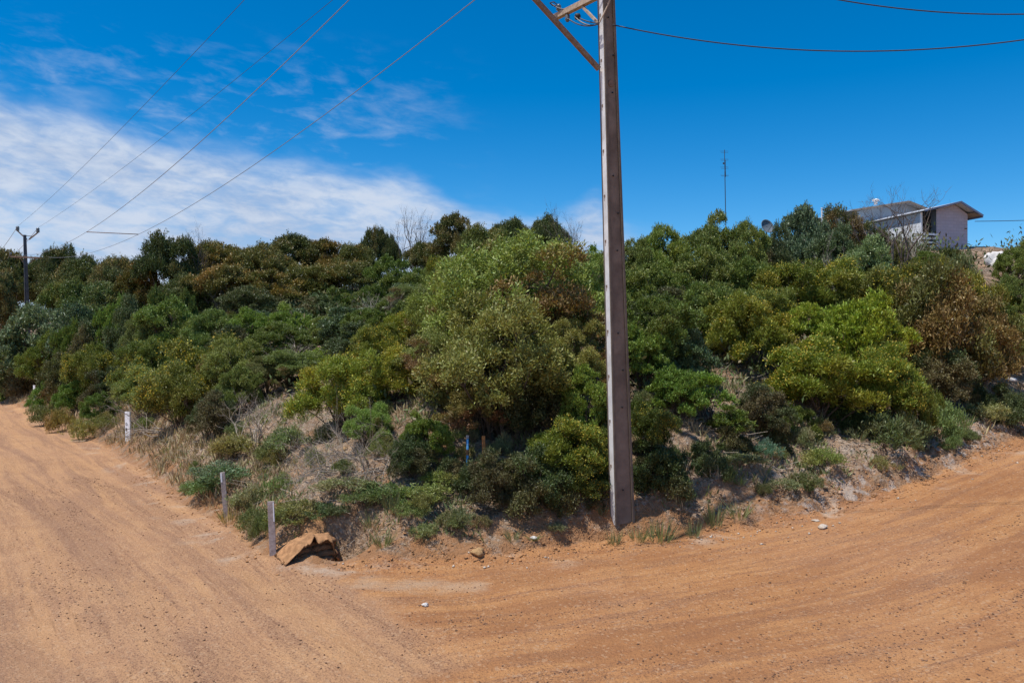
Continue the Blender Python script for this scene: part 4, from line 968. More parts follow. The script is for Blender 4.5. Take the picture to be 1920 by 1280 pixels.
# ------------------------------------------------------------------ big concrete and steel pole
PB = ground_at(1167, 972); PB.z -= 0.12; print('POLE', PB)
def stobie(name, base, height, yaw, lean, wb, wt, dp, label, lod=False):
    """steel channels on both edges of a concrete slab, tapering upwards"""
    root = empty(name, base, yaw); root.rotation_euler = (0, R(lean), yaw)
    tag(root, label, 'power pole')
    root.rotation_mode = 'XYZ'
    def sec(z): return (wb+(wt-wb)*z/height)/2
    fl = 0.035                          # how far the steel stands proud of the concrete
    # concrete core
    c = MB(); rows = 14
    for i in range(rows+1):
        z = height*i/rows; w = sec(z)-0.05
        c.v += [(-w, -dp/2+fl, z), (w, -dp/2+fl, z), (w, dp/2-fl, z), (-w, dp/2-fl, z)]
    for i in range(rows):
        for k in range(4):
            a, b = i*4+k, i*4+(k+1) % 4; c.f.append((a, b, b+4, a+4))
    c.f.append((3, 2, 1, 0)); c.f.append(tuple(rows*4+k for k in range(4)))
    core = c.build('concrete_core', M_slate if lod else M_conc, root)
    for s in (-1, 1):
        m = MB()
        for i in range(rows+1):
            z = height*i/rows; w = sec(z)
            xs = [s*(w-0.052), s*(w-0.052), s*w, s*w, s*(w-0.052), s*(w-0.052)]
            pr = [(s*(w-0.047), -dp/2), (s*w, -dp/2), (s*w, dp/2), (s*(w-0.047), dp/2)]
            m.v += [(x, y, z) for x, y in pr]
        for i in range(rows):
            for k in range(4):
                a, b = i*4+k, i*4+(k+1) % 4; m.f.append((a, b, b+4, a+4) if s > 0 else (b, a, a+4, b+4))
        m.f.append((0, 1, 2, 3)); m.f.append(tuple(rows*4+k for k in range(4)))
        ch = m.build('steel_channel', M_slate if lod else M_chan, root)
        wf = MB()
        for i in range(rows+1):
            z = height*i/rows; w = sec(z)+.004
            wf.v += [(s*w, -dp/2+.032, z), (s*w, dp/2-.055, z)]
        for i in range(rows):
            q = (i*2, i*2+1, i*2+3, i*2+2); wf.f.append(q if s > 0 else q[::-1])
        wf.build('web_plate', M_slate if lod else M_steel, ch)
        if not lod:
            bk = MB(); bk.box((s*0.004, 0, 0), (0.014, 0.045, 0.05)); bk.box((s*0.003, 0.015, -0.05), (0.010, 0.016, 0.09)); bkm = bk.mesh('bolt_bracket')
            for z in np.arange(1.2, height-0.5, 0.92):
                o = link('bolt_bracket', bkm, M_rust, ch); o.location = (s*sec(z), 0.015, z)
    if not lod:
        bh = MB(); bh.lathe((0, 0, 0), [(0.017, 0), (0.017, 0.016)], 8, (0, -1, 0)); bhm = bh.mesh('bolt_hole')
        for k, z in enumerate(np.arange(0.9, height-0.4, 1.07)):
            o = link('bolt_hole', bhm, M_void, core); o.location = (((k*7 % 3)-1)*0.045+0.02, -dp/2+fl-0.012, z+0.31*(k*5 % 3)-0.2)
        sm = MB(); sm.lathe((0.0, -dp/2+fl-0.006, 9.0), [(0.075, 0), (0.07, 0.008)], 14, (0, -1, 0)); sm.build('round_cap', M_rust, core)
    return root, sec
PYAW = R(25)
pole, psec = stobie('power_pole', PB, 14.6, PYAW, -2.1, 0.455, 0.205, 0.24, 'tall tapering concrete and steel power pole standing at the road corner')
bpy.context.view_layer.update()
def pole_pt(z, ox=0, oy=0): return pole.matrix_world @ Vector((ox, oy, z))
inv = pole.matrix_world.inverted()
def on_pole(mb, name, mat, parent=pole, **k):
    mb.v = [tuple(inv @ Vector(v)) for v in mb.v]
    o = mb.build(name, mat, parent, **k); return o
# outrigger crossarm carrying the two lower conductors, and the long brace below it
zc = 12.35
pj = Vector((2.2, 16.2, zc)); e_out = Vector((-0.54, 14.25, zc)); e_in = Vector((1.46, 15.75, zc))
mb = MB(); mb.beam(pj+Vector((.25, .07, 0)), e_out+(e_out-pj).normalized()*0.15, 0.11, 0.13); arm_up = on_pole(mb, 'outrigger_arm', M_rust)
e_br = P(877, -140, 15.2)
mb = MB(); mb.beam(P(1123, 130, 16.25), e_br, 0.085, 0.085); on_pole(mb, 'long_brace', M_rust)
mb = MB(); mb.beam(pole_pt(12.75), e_br, .08, .08); on_pole(mb, 'side_arm', M_rust)
for p in (e_out, e_in):
    mb = MB(); mb.lathe(p+Vector((0, 0, .065)), [(.05, 0), (.05, .03), (.025, .05), (.06, .09), (.05, .13), (.06, .15), (.03, .2)], 12); on_pole(mb, 'insulator', M_porc, arm_up, smooth=True)
# Y bracket for the high voltage wires
hv_r = Vector((1.52, 15.8, 15.1)); hv_l = Vector((-0.6, 14.3, 14.75))
mb = MB(); mb.beam(pole_pt(14.3), hv_r+Vector((0, 0, -.3)), .07, .07); mb.beam(pole_pt(14.0), hv_l+Vector((0, 0, -.3)), .07, .07); hvb = on_pole(mb, 'top_bracket', M_rust)
for p in (hv_r, hv_l):
    mb = MB(); mb.lathe(p+Vector((0, 0, -.3)), [(.05, 0), (.09, .06), (.06, .1), (.1, .16), (.06, .2), (.09, .26), (.04, .32)], 12); on_pole(mb, 'insulator', M_porc, hvb, smooth=True)
# lower timber arm with its strut and insulators
a0 = pole_pt(11.25-PB.z, -0.02, .1); a1 = P(1041, 33, 17.6)
mb = MB(); mb.beam(a0, a1, .11, .12); larm = on_pole(mb, 'timber_arm', M_timber, bevel=0.008)
mid = a0.lerp(a1, 0.42); mb = MB(); mb.beam(mid+Vector((0, 0, -.04)), pole_pt(10.5-PB.z, -.1, 0), .05, .05); on_pole(mb, 'strut', M_timber)
mb = MB(); dirv = (a1-a0).normalized()
mb.lathe(a1-dirv*.12+Vector((0, 0, .06)), [(.02, 0), (.02, .05), (.055, .06), (.05, .12), (.06, .14), (.03, .19)], 12)
on_pole(mb, 'insulator', M_porc, larm, smooth=True); mb = MB()
mb.lathe(a1-dirv*.42+Vector((0, 0, -.06)), [(.02, 0), (.055, .04), (.05, .1), (.06, .12), (.03, .17)], 12, (0, 0, -1))
on_pole(mb, 'insulator', M_porc, larm, smooth=True)
mb = MB(); mb.lathe(P(1078, 32, 16.6), [(.03, 0), (.065, .02), (.065, .1), (.03, .12)], 12, (1, .3, .2)); on_pole(mb, 'strain_insulator', M_black, larm, smooth=True)
def arc(a, b, sag, n=14):
    return [a.lerp(b, k/n)-Vector((0, 0, 4*sag*(k/n)*(1-k/n))) for k in range(n+1)]
mb = MB(); pc = P(1123, 45, 16.15)
mb.tube(arc(a1-dirv*.42+Vector((0, 0, -.15)), pc, .10), .014, 5); mb.tube(arc(P(1078, 32, 16.6), pc, .09), .014, 5); mb.tube(arc(P(1085, 34, 16.6), P(1120, 44, 16.1), .02), .014, 5)
mb.tube(arc(P(1034, 8, 17.5), P(1090, 3, 17), .14), .014, 5); mb.tube([P(1031, 6, 17.5), P(1038, 4, 17.4), P(1046, 10, 17.5), P(1036, 11, 17.5), P(1031, 6, 17.5)], .014, 5)
on_pole(mb, 'jumper_cable', M_wire, larm)
mb = MB(); mb.tube([P(1124, 43, 16.1), P(1139, 12, 16.1), P(1146, -6, 16.1)], .016, 5); on_pole(mb, 'tie_rod', M_timber)

# ------------------------------------------------------------------ distant pole
D2 = 75.0; X2 = (54-960)/FPX*D2
z2 = gz(X2, D2); top2 = CAMH+(640-441)/FPX*D2
p2, s2 = stobie('power_pole', Vector((X2, D2, z2-0.1)), top2-z2+0.1, R(38), -1.6, 0.46, 0.24, 0.24, 'distant grey power pole with a Y shaped top at the far left', True)
bpy.context.view_layer.update(); inv2 = p2.matrix_world.inverted()
def on_p2(mb, name, mat, parent=p2, **k):
    mb.v = [tuple(inv2 @ Vector(v)) for v in mb.v]; return mb.build(name, mat, parent, **k)
tl, trr = P(33, 433, D2), P(71, 436, D2); cx2 = P(52.5, 449, D2)
mb = MB(); mb.beam(cx2+Vector((-.1, 0, 0)), tl, .09, .09); mb.beam(cx2+Vector((.1, 0, 0)), trr, .09, .09); mb.beam(P(41, 442, D2), P(63, 443, D2), .05, .05); yb = on_p2(mb, 'top_bracket', M_rust)
for p in (tl, trr):
    mb = MB(); mb.lathe(p, [(.1, 0), (.17, .05), (.12, .12), (.17, .18), (.12, .26), (.17, .32), (.10, .44)], 12); on_p2(mb, 'insulator', M_porc, yb, smooth=True)
al, ar = P(20, 481, D2-.3), P(83, 484, D2-.3)
mb = MB(); mb.beam(al, ar, .13, .14); mb.beam(P(38, 484, D2-.2), P(47, 496, D2-.2), .05, .05); mb.beam(P(66, 484, D2-.2), P(57, 493, D2-.2), .05, .05); ab = on_p2(mb, 'crossarm', M_rust)
for p in (al, ar):
    mb = MB(); mb.lathe(p+Vector((0, 0, .07)), [(.05, 0), (.05, .1), (.1, .12), (.1, .26), (.05, .3)], 10); on_p2(mb, 'insulator', M_porc, ab, smooth=True)

# ------------------------------------------------------------------ wires
def wire(name, pts, r, mat, label, group='overhead wires', cat='wire'):
    mb = MB(); mb.tube(pts, r, 6); o = mb.build(name, mat, smooth=True); tag(o, label, cat, group); return o
def proj(p): return (round(960+p.x/p.y*FPX), round(640-(p.z-CAMH)/p.y*FPX))
w_b = arc(e_out+Vector((0, 0, .25)), P(30, 478, D2-.3), 2.05, 60)
w_a = arc(e_in+Vector((0, 0, .25)), P(83, 481, D2-.3), 2.15, 60)
wire('lower_wire', w_a, .0115, M_wirepale, 'lower overhead wire nearest the big pole, dipping low by the distant pole')
wire('lower_wire', w_b, .0115, M_wirepale, 'second lower overhead wire, left of the one nearest the big pole')
h_l = arc(hv_l, tl+Vector((0, 0, .44)), 0.5, 50); h_r = arc(hv_r, trr+Vector((0, 0, .44)), 0.5, 50)
wire('high_wire', h_l, .008, M_wire, 'leftmost thin high wire running to the left insulator of the distant pole')
wire('high_wire', h_r, .008, M_wire, 'thin high wire running to the right insulator of the distant pole')
for nm, w in (('a', w_a), ('b', w_b), ('hl', h_l), ('hr', h_r)):
    print('WIRE', nm, [proj(p) for p in w[::6]])
# wires going on beyond the distant pole
for s, lab in ((tl, 'high wire leaving the left insulator of the distant pole at the picture edge'), (trr, 'high wire leaving the right insulator of the distant pole at the picture edge')):
    wire('high_wire', arc(s+Vector((0, 0, .44)), s+Vector((-32, 44, 1.5)), .6, 20), .02, M_wirepale, lab)
wire('lower_wire', arc(al+Vector((0, 0, .3)), al+Vector((-32, 44, .6)), 1.2, 20), .024, M_wirepale, 'lower wire leaving the left end of the distant crossarm')
k1 = min(w_b, key=lambda p: abs(proj(p)[0]-163)); k2 = min(w_a, key=lambda p: abs(proj(p)[0]-262))
wire('spacer_rod', [k1, k2], .022, M_rust, 'straight reddish spacer rod between the two lower wires', None, 'spacer rod')
def quad_curve(p0, q1, q2, tend, n=40):
    """curve through three points in a vertical plane, continued to tend"""
    L = (q2-p0); s1 = (Vector((q1.x-p0.x, q1.y-p0.y)).length)/(Vector((L.x, L.y)).length)
    z1, z2_ = q1.z-p0.z, q2.z-p0.z; b = (z1-s1*z2_)/(s1*s1-s1); a = z2_-b
    return [Vector((p0.x+L.x*t, p0.y+L.y*t, p0.z+a*t+b*t*t)) for t in [tend*k/n for k in range(n+1)]]
wire('service_wire', quad_curve(P(1149, 47, 16.2), P(1650, 93, 15.45), P(1920, 75, 15.2), 1.6), .012, M_wire, 'black service wire sagging from the big pole to the right edge', 'service wires')
wire('service_wire', quad_curve(P(1120, -140, 16.0), P(1550, 0, 15.7), P(1920, 27, 15.3), 1.6), .012, M_wire, 'black service wire crossing the upper right corner', 'service wires')

# ------------------------------------------------------------------ guide posts and markers
def board(name, px, base_py, top_py, w, th, yaw, lean, mat, label, cat, face=None):
    g = ground_at(px, base_py); h = (base_py-top_py)/FPX*g.y
    root = empty(name, (g.x, g.y, g.z)); root.rotation_euler = (0, R(lean), R(yaw))
    tag(root, label, cat)
    mb = MB(); mb.box((0, 0, h/2-0.1), (w, th, h+0.2)); mb.build('post', mat, root, bevel=0.006)
    return root, h, g
r1, h1, g1 = board('guide_post', 512, 1041, 940, 0.122, 0.045, 8, -2.4, M_post, 'taller weathered timber guide post beside the sandbags', 'guide post')
mb = MB(); mb.box((0.048, -0.026, h1-0.20), (0.02, 0.006, 0.36)); mb.build('reflector', M_white, r1)
r2, h2, g2 = board('guide_post', 424, 968, 885, 0.105, 0.045, 10, -4.5, M_post, 'shorter weathered timber guide post standing in dry grass', 'guide post')
mb = MB(); mb.box((-0.03, -0.026, h2-0.12), (0.035, 0.006, 0.2)); mb.build('reflector', M_white, r2)
r3, h3, g3 = board('marker_board', 241, 825, 772, 0.24, 0.07, -22, -2.0, M_white, 'white marker board with black lettering on the verge', 'marker board')
r4, h4, g4 = board('marker_board', 66, 752, 722, 0.17, 0.06, -25, -5.0, M_white, 'white marker half hidden in bushes at the far left', 'marker board')
fc = bpy.data.curves.new('lettering', 'FONT'); fc.body = 'D'; fc.size = 0.13; fc.align_x = 'CENTER'; fc.extrude = 0.002
fo = bpy.data.objects.new('lettering_curve', fc); COL.objects.link(fo); bpy.context.view_layer.update(); lm_ = bpy.data.meshes.new_from_object(fo.evaluated_get(bpy.context.evaluated_depsgraph_get())); bpy.data.objects.remove(fo)
fo = bpy.data.objects.new('lettering', lm_); COL.objects.link(fo); fo.parent = r3; lm_.materials.clear(); fo.location = (-0.035, -0.041, h3*0.52); fo.rotation_euler = (R(90), 0, 0); lm_.materials.append(M_black)
mb = MB(); mb.poly([(-.085, -.0415, h3*.42), (-.03, -.0415, h3*.43), (-.02, -.0415, h3*.34), (-.07, -.0415, h3*.30)], [(0, 1, 2, 3)]); mb.build('smudge', M_black, r3)
# pegs in the shade of the central mass
gs = Vector(((876-960)/FPX*16.9, 16.9, 0)); gs.z = gz(gs.x, gs.y)
rs = empty('survey_stake', gs); tag(rs, 'thin bright blue pipe stake in the shade left of the orange one', 'stake')
tz = CAMH+(640-818)/FPX*16.9-gs.z
mb = MB(); mb.tube([(0, 0, -.2), (0.008, 0, tz)], .026, 8); mb.build('pipe', M_blue, rs, smooth=True)
mb = MB(); mb.tube([(0.004, 0, tz*.60), (0.006, 0, tz*.72)], .030, 8); mb.build('red_band', M_bag, rs)
mb = MB(); mb.tube([(0.008, 0, tz-.04), (0.008, 0, tz+.02)], .034, 8); mb.build('cap', M_wirepale, rs)
gs = Vector(((909-960)/FPX*17.1, 17.1, 0)); gs.z = gz(gs.x, gs.y); tz = CAMH+(640-816)/FPX*17.1-gs.z
rs = empty('survey_stake', gs); rs.rotation_euler = (0, R(-2), R(20)); tag(rs, 'rust orange timber stake in the shade right of the blue pipe', 'stake')
mb = MB(); mb.box((0, 0, tz*.72), (.06, .05, tz*.55)); mb.build('painted_top', M_orange, rs, bevel=.004)
mb = MB(); mb.box((0, 0, tz*.22-.1), (.055, .045, tz*.45+.2)); mb.build('post', M_post, rs, bevel=.004)

# ------------------------------------------------------------------ beach house on the hill
HD = 50.0; HX = (1727-960)/FPX*HD; hz0 = CAMH+(640-466)/FPX*HD
house = empty('beach_house', (HX, HD, hz0), R(13)); tag(house, 'white block beach house with low gabled roofs on top of the hill', 'house')
print('HOUSE ground', gz(HX+2, HD), 'base', hz0)
# local frame: x along the end wall, y away from the viewer
W, EH, RX, RH, LEN = 3.45, 2.28, 2.42, 2.98, 9.0
PX = 1.12                           # width of the porch at the left end
FT = -0.75
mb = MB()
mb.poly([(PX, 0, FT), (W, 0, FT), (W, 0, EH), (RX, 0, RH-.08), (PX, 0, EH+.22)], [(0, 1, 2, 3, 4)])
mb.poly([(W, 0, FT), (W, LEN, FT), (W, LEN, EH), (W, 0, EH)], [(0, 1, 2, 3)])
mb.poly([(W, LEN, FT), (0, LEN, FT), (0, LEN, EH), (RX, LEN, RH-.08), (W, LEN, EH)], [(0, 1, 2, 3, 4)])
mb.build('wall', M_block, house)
mb = MB(); mb.poly([(0, LEN, FT), (0, 0.10, FT), (0, .10, 1.62), (0, LEN, 1.62)], [(0, 1, 2, 3)]); mb.poly([(0, .10, FT), (.1, .10, FT), (.1, .10, 1.62), (0, .10, 1.62)], [(0, 1, 2, 3)]); mb.build('side_wall', M_block_lit, house)
mb = MB(); mb.poly([(0.002, LEN, 1.62), (0.002, .10, 1.62), (0.002, .10, EH), (0.002, LEN, EH)], [(0, 1, 2, 3)]); mb.build('sheet_cladding', M_fibro, house)
mb = MB(); mb.poly([(0, 1.5, FT), (PX, 1.5, FT), (PX, 1.5, EH+.2), (0, 1.5, EH+.1)], [(0, 1, 2, 3)]); mb.build('porch_back', M_fibro, house)
mb = MB(); mb.poly([(PX, 0.004, FT), (PX, 0.004, EH+.22), (PX, 1.5, EH+.22), (PX, 1.5, FT)], [(0, 1, 2, 3)]); mb.build('porch_side', M_curt, house)
mb = MB(); mb.box((PX-.03, .95, 1.1), (.05, .98, 2.1)); mb.box((.5, 1.46, 1.1), (.9, .05, 2.1)); mb.build('doorway_shade', M_void, house)  # doorway in near-black, enlarged to put the porch's shade into the colour
mb = MB(); mb.box((PX/2, .75, -.02), (PX, 1.5, .1)); mb.build('porch_floor', M_soffit, house)
mb = MB(); mb.box((.05, .05, EH/2-.3), (.1, .1, EH+.6)); mb.build('post', M_white, house)
mb = MB()
for z in (.14, .40, .66, .92): mb.box((PX/2+.06, -.02, z), (PX+.1, .045, .13))
mb.build('railing', M_white, house)
# roof: two slopes with overhang, as thick sheets
def slab(a, b, y0, y1, th):
    pts = [(a[0], y0, a[1]), (b[0], y0, b[1]), (b[0], y1, b[1]), (a[0], y1, a[1])]
    m = MB(); m.poly([(x, y, z) for x, y, z in pts]+[(x, y, z-th) for x, y, z in pts], [(0, 1, 2, 3), (7, 6, 5, 4), (0, 4, 5, 1), (1, 5, 6, 2), (2, 6, 7, 3), (3, 7, 4, 0)]); return m
roof = slab((-0.22, EH+.06), (RX, RH), -.55, LEN+.4, .05).build('roof', M_roof, house)
slab((RX+.003, RH), (W+.62, EH-.10), -.55, LEN+.4, .05).build('roof', M_roof, house)
mb = MB(); mb.beam((-0.22, -.575, EH-.01), (RX, -.575, RH-.05), .04, .09); mb.build('barge_board', M_fascia, house)
mb = MB(); mb.beam((RX, -.575, RH-.04), (W+.64, -.575, EH-.16), .04, .12); mb.build('barge_board', M_fascia, house)
mb = MB(); mb.beam((W+.64, -.55, EH-.19), (W+.64, LEN, EH-.19), .05, .17); mb.build('barge_board', M_fascia, house)
mb = MB(); mb.poly([(W+.6, -.55, EH-.17), (W, -.55, EH+.02), (W, LEN, EH+.02), (W+.6, LEN, EH-.17)], [(0, 1, 2, 3)]); mb.build('soffit', M_soffit, house)
# rear wing with a bigger gable
def HP(px, py, d): return house.matrix_world.inverted() @ P(px, py, d)
bpy.context.view_layer.update()
pk = HP(1705, 376, 57); er = HP(1742, 388, 57); el_ = HP(1588, 397, 57); y0 = pk.y
mb = MB(); gl = HP(1600, 470, 57); gr = HP(1738, 470, 57)
mb.poly([(gl.x, y0+.6, -.7), (gr.x, y0+.6, -.7), (gr.x, y0+.6, er.z-.05), (pk.x, y0+.6, pk.z-.07), (gl.x, y0+.6, el_.z-.02)], [(0, 1, 2, 3, 4)])
mb.poly([(gl.x, y0+8, -.7), (gl.x, y0+.6, -.7), (gl.x, y0+.6, el_.z-.02), (gl.x, y0+8, el_.z-.02)], [(0, 1, 2, 3)])
mb.build('rear_wall', M_fibro, house)
slab((el_.x-.3, el_.z), (pk.x, pk.z), y0, y0+8, .06).build('rear_roof', M_roof, house)
slab((pk.x+.003, pk.z), (er.x+.3, er.z-.05), y0, y0+8, .06).build('rear_roof', M_roof, house)
mb = MB(); mb.beam((el_.x-.3, y0-.03, el_.z-.09), (pk.x, y0-.03, pk.z-.09), .04, .12); mb.build('barge_board', M_soffit, house)
mb = MB(); mb.beam((pk.x, y0-.03, pk.z-.1), (er.x+.3, y0-.03, er.z-.16), .04, .16); mb.build('barge_board', M_soffit, house)
vt = HP(1642, 380, 58); mb = MB(); mb.lathe((vt.x, vt.y, vt.z-.15), [(.12, 0), (.12, .25), (.26, .26), (.24, .36), (.1, .42)], 12); mb.build('roof_vent', M_white, house, smooth=True)
# things about the house
v = P(1541, 412, 55); mb = MB(); mb.lathe(v, [(.06, -2.5), (.06, .75), (.075, .75), (.075, .82)], 10); tag(mb.build('vent_pipe', M_white), 'slim white vent pipe above the bushes left of the house', 'vent pipe')
wire('house_wire', arc(P(1828, 415, HD), P(2100, 403, 60), .1, 16), .02, M_wire, 'thin wire leaving the right side of the house', None)
v = P(1671.5, 492, 41); gp = gz(v.x, v.y); st = empty('fence_post', (v.x, v.y, gp)); st.rotation_euler = (0, R(1.5), 0)
hh = CAMH+(640-450)/FPX*41-gp
tag(st, 'pale standing post in front of the leafless tree by the house', 'post'); mb = MB(); mb.lathe((0, 0, 0), [(.07, -.2), (.06, hh), (.05, hh+.02)], 10); mb.build('shaft', M_palebark, st, smooth=True)
# antenna mast
v = P(1363, 405, 47); gm = gz(v.x, v.y); mast = empty('antenna_mast', (v.x, v.y, gm)); mast.rotation_euler = (0, R(-1.0), 0); tag(mast, 'tall thin antenna mast with short cross elements against the sky', 'antenna mast')
top = CAMH+(640-281)/FPX*47-gm
mb = MB(); mb.tube([(0, 0, -.3), (0, 0, top*.55), (0, 0, top-1.3)], .024, 8); mb.tube([(0, 0, top-1.3), (0, 0, top)], .018, 6); mb.build('pole', M_wire, mast)
mb = MB()
for k, dz in enumerate((0.08, .16, .55, .62, 1.02, 1.10, 1.5, 1.55)):
    mb.tube([(-.26+(k % 2)*.05, 0, top-dz), (.22, 0.02, top-dz)], .008, 5)
mb.tube([(.04, 0, top-.6), (.04, 0, top-1.6)], .016, 5); mb.box((-.07, 0, top-.8), (.07, .07, .1))
mb.build('element', M_wire, mast)
# satellite dish
v = P(1438, 425, 44); dish = empty('satellite_dish', v); tag(dish, 'grey satellite dish peeping over the bushes left of the house', 'satellite dish')
mb = MB(); mb.lathe((0, 0, 0), [(.02, -.07), (.2, -.05), (.36, .0), (.42, .06), (.41, .07), (.35, .015), (.2, -.03), (.02, -.045)], 20, (.35, -.9, .35)); mb.build('reflector', simple_mat('dish_grey', (.16, .19, .22), .5, .1, 4, bump=0), dish, smooth=True)
mb = MB(); mb.tube([(0, .12, -2.0), (0, .06, 0)], .03, 6); mb.tube([(0, 0, -.35), (.15, -.42, .05)], .012, 5); mb.build('arm', M_wire, dish)

# ------------------------------------------------------------------ rocks
def rock_mesh(name, seed, sub=3, sq=(1, 1, .7), rough=.35):
    import bmesh
    bm = bmesh.new(); bmesh.ops.create_icosphere(bm, subdivisions=sub, radius=1)
    rng = np.random.default_rng(seed); n = rng.normal(size=(9, 3)); n /= np.linalg.norm(n, axis=1)[:, None]; h = rng.uniform(.62, .95, 9)
    for vv in bm.verts:
        p = np.array(vv.co); k = 1.0
        for a, b in zip(n, h):
            dd = p @ a
            if dd*k > b: k = b/dd
        p = p*k*(1+rough*float(fbm(np.array([p[0]*1.7+seed]), np.array([p[1]*1.7+p[2]*1.3]), seed, 3)[0]))
        vv.co = (p[0]*sq[0], p[1]*sq[1], p[2]*sq[2])
    me = bpy.data.meshes.new(name); bm.to_mesh(me); bm.free()
    for p in me.polygons: p.use_smooth = True
    return me
RK = [rock_mesh('rock', 20+k) for k in range(4)]
def rock(px, py, w, mat, label, k=0, sz=.8, cat='rock', name='rock', d=None, sink=.25):
    g = ground_at(px, py) if d is None else None
    if g is None: g = P(px, py, d)
    r = w/FPX*g.y/2*1.1
    me = RK[k % 4] if mat is M_rock else RK[k % 4].copy()
    if mat is not M_rock: me.materials.clear()
    o = link(name, me, mat); o.location = (g.x, g.y+r*.5, g.z+r*sz*(.7-sink)); o.scale = (r, r*.85, r*sz); o.rotation_euler = (0, 0, k*1.3)
    tag(o, label, cat, 'loose rocks'); return o
rock(896, 1046, 28, M_rock, 'round orange stone at the foot of the bank', 0, .8)
rock(1749, 815, 22, M_rock, 'tan rock on top of the right bank between shrubs', 1, .75)
rock(1812, 818, 22, M_rock, 'flat tan stone right of the tan rock', 2, .4)
rock(740, 968, 12, M_rock, 'small yellowish stone on the scoured bank', 3)
rock(1882, 706, 34, M_rock, 'pale tan boulder beside the bare track at the right edge', 1, .8)
rock(1896, 716, 22, M_lime, 'whitish stone leaning on the pale tan boulder', 2, .6)
rock(1845, 716, 26, M_rock, 'tan stone left of the pale tan boulder', 3, .6)
rock(797, 1138, 14, M_lime, 'small white stone lying on the road', 0, .7)
rock(1545, 992, 20, M_chip, 'pale limestone lump at the edge of the right road', 1, .6)
rock(1530, 978, 14, M_chip, 'smaller pale stone just above the pale limestone lump', 2, .3)
rock(1455, 862, 40, M_rock, 'sandy mound shaped rock under the blue green shrub', 3, .9)
rock(1000, 1015, 14, M_lime, 'pale chip of stone under the weeds below the dark hollow', 2, .6)
rock(645, 846, 14, M_rock, 'pinkish stone at the head of the bare bank', 1, .8)
v = P(1866, 492, 44); o = link('boulder', rock_mesh('boulder', 5, 4, (1, .8, .8), .5), M_lime); o.location = (v.x, v.y, v.z); o.scale = (.66, .6, .82); o.rotation_euler = (0, R(-18), .4); tag(o, 'large white limestone boulder on the hill right of the house', 'boulder')
v = P(1893, 480, 45); o = link('boulder', rock_mesh('boulder', 8, 3, (1, .8, .6), .5), M_lime); o.location = (v.x, v.y, v.z); o.scale = (.24, .3, .32); tag(o, 'small white boulder right of the large one', 'boulder')

# ------------------------------------------------------------------ sandbags and the sacking over them
def bag_mesh(name, seed, L=.6, Wd=.34, T=.14):
    V = []; F = []; nu, nv = 18, 14
    rng = random.Random(seed); ph = rng.uniform(0, 6)
    for i in range(nu+1):
        u = i/nu*2-1
        for j in range(nv):
            a = 2*math.pi*j/nv
            e = (1-abs(u)**3.2)**.5 if abs(u) < 1 else 0
            w = Wd/2*(0.55+0.45*e); t = T/2*e+.006
            c, s = math.cos(a), math.sin(a)
            x = u*L/2; y = w*math.copysign(abs(c)**.8, c); z = t*math.copysign(abs(s)**.8, s)
            z += .012*math.sin(u*9+a*2+ph)*e + .008*math.sin(a*5+u*14+ph) - .03*abs(u)**2
            V.append((x, y, z))
    for i in range(nu):
        for j in range(nv):
            j2 = (j+1) % nv; F.append((i*nv+j, i*nv+j2, (i+1)*nv+j2, (i+1)*nv+j))
    me = bpy.data.meshes.new(name); me.from_pydata(V, [], F); me.update()
    for p in me.polygons: p.use_smooth = True
    return me
BM_ = [bag_mesh('sandbag', 3+k) for k in range(3)]
A_ = Vector((-4.12, 14.98, 0)); B_ = Vector((-3.42, 15.32, 0)); ang = math.atan2(B_.y-A_.y, B_.x-A_.x)
nrm = Vector((math.sin(ang), -math.cos(ang), 0)); zb = gz(-3.55, 15.05)-.02
lev = ['lowest', 'second', 'third', 'top']
for r in range(4):
    for c in range(2):
        u = (c+.5)/2 + (.06 if r % 2 else -.04)
        p = A_.lerp(B_, u) - nrm*(.06*r-.02) ; p.z = zb+.05+.105*r + .03*c
        o = link('sandbag', BM_[(r+c) % 3], M_bag); o.location = p; o.rotation_euler = (R(prng.uniform(-5, 5)), R(-4+prng.uniform(-3, 3)), ang+R(prng.uniform(-8, 8)))
        o.scale = (.72, .95, 1.0)
        tag(o, '%s layer sandbag in the stack beside the hollow, %s end' % (lev[r], ('nearer the guide post', 'nearer the hollow')[c]), 'sandbag', 'sandbags stacked beside the guide post')
nx, ny = 44, 30; V = []
for j in range(ny+1):
    for i in range(nx+1):
        u, v_ = i/nx, j/ny
        rg = float(fbm(np.array([u*5.0]), np.array([v_*5.0]), 15, 3)[0])
        if i in (0, nx) or j in (0, ny): u += rg*.16; v_ += rg*.22
        # along the stack and back over the ground behind it
        q = A_.lerp(B_, -0.38+u*1.42) + nrm*(.20-.85*v_+.22*max(0., .55-u)*(1-v_)) + Vector((0.03*math.sin(v_*9+u*3), 0.03*math.sin(u*11), 0))
        g = gz(q.x, q.y)
        top = zb+.105*4+.07+.05*sstep(np.array(u), .3, .6)
        along = float(sstep(np.array(u), .02, .42)); back = float(1-sstep(np.array(v_), .45, .95)); front = float(sstep(np.array(v_), -.12, .16))
        lf = float(1-sstep(np.array(u), .38, .58)); front *= 1-lf*(1-float(sstep(np.array(v_), .0, .34)))
        end = float(1-sstep(np.array(u), .9, 1.02))*.55+.45
        zz = g+.02+(max(top-g, 0.05))*along*back*end*(.72+.28*front)
        wr = -.05*max(0., 1-6*min(u, 1-u, v_, 1-v_))+.09*float(fbm(np.array([q.x*3.5]), np.array([q.y*3.5]), 9, 3)[0])
        V.append((q.x, q.y, zz+wr*along + .10*math.exp(-((u-.56)/.035)**2)*float(1-sstep(np.array(v_), .0, .55))))
F = [(j*(nx+1)+i, j*(nx+1)+i+1, (j+1)*(nx+1)+i+1, (j+1)*(nx+1)+i) for j in range(ny) for i in range(nx)]
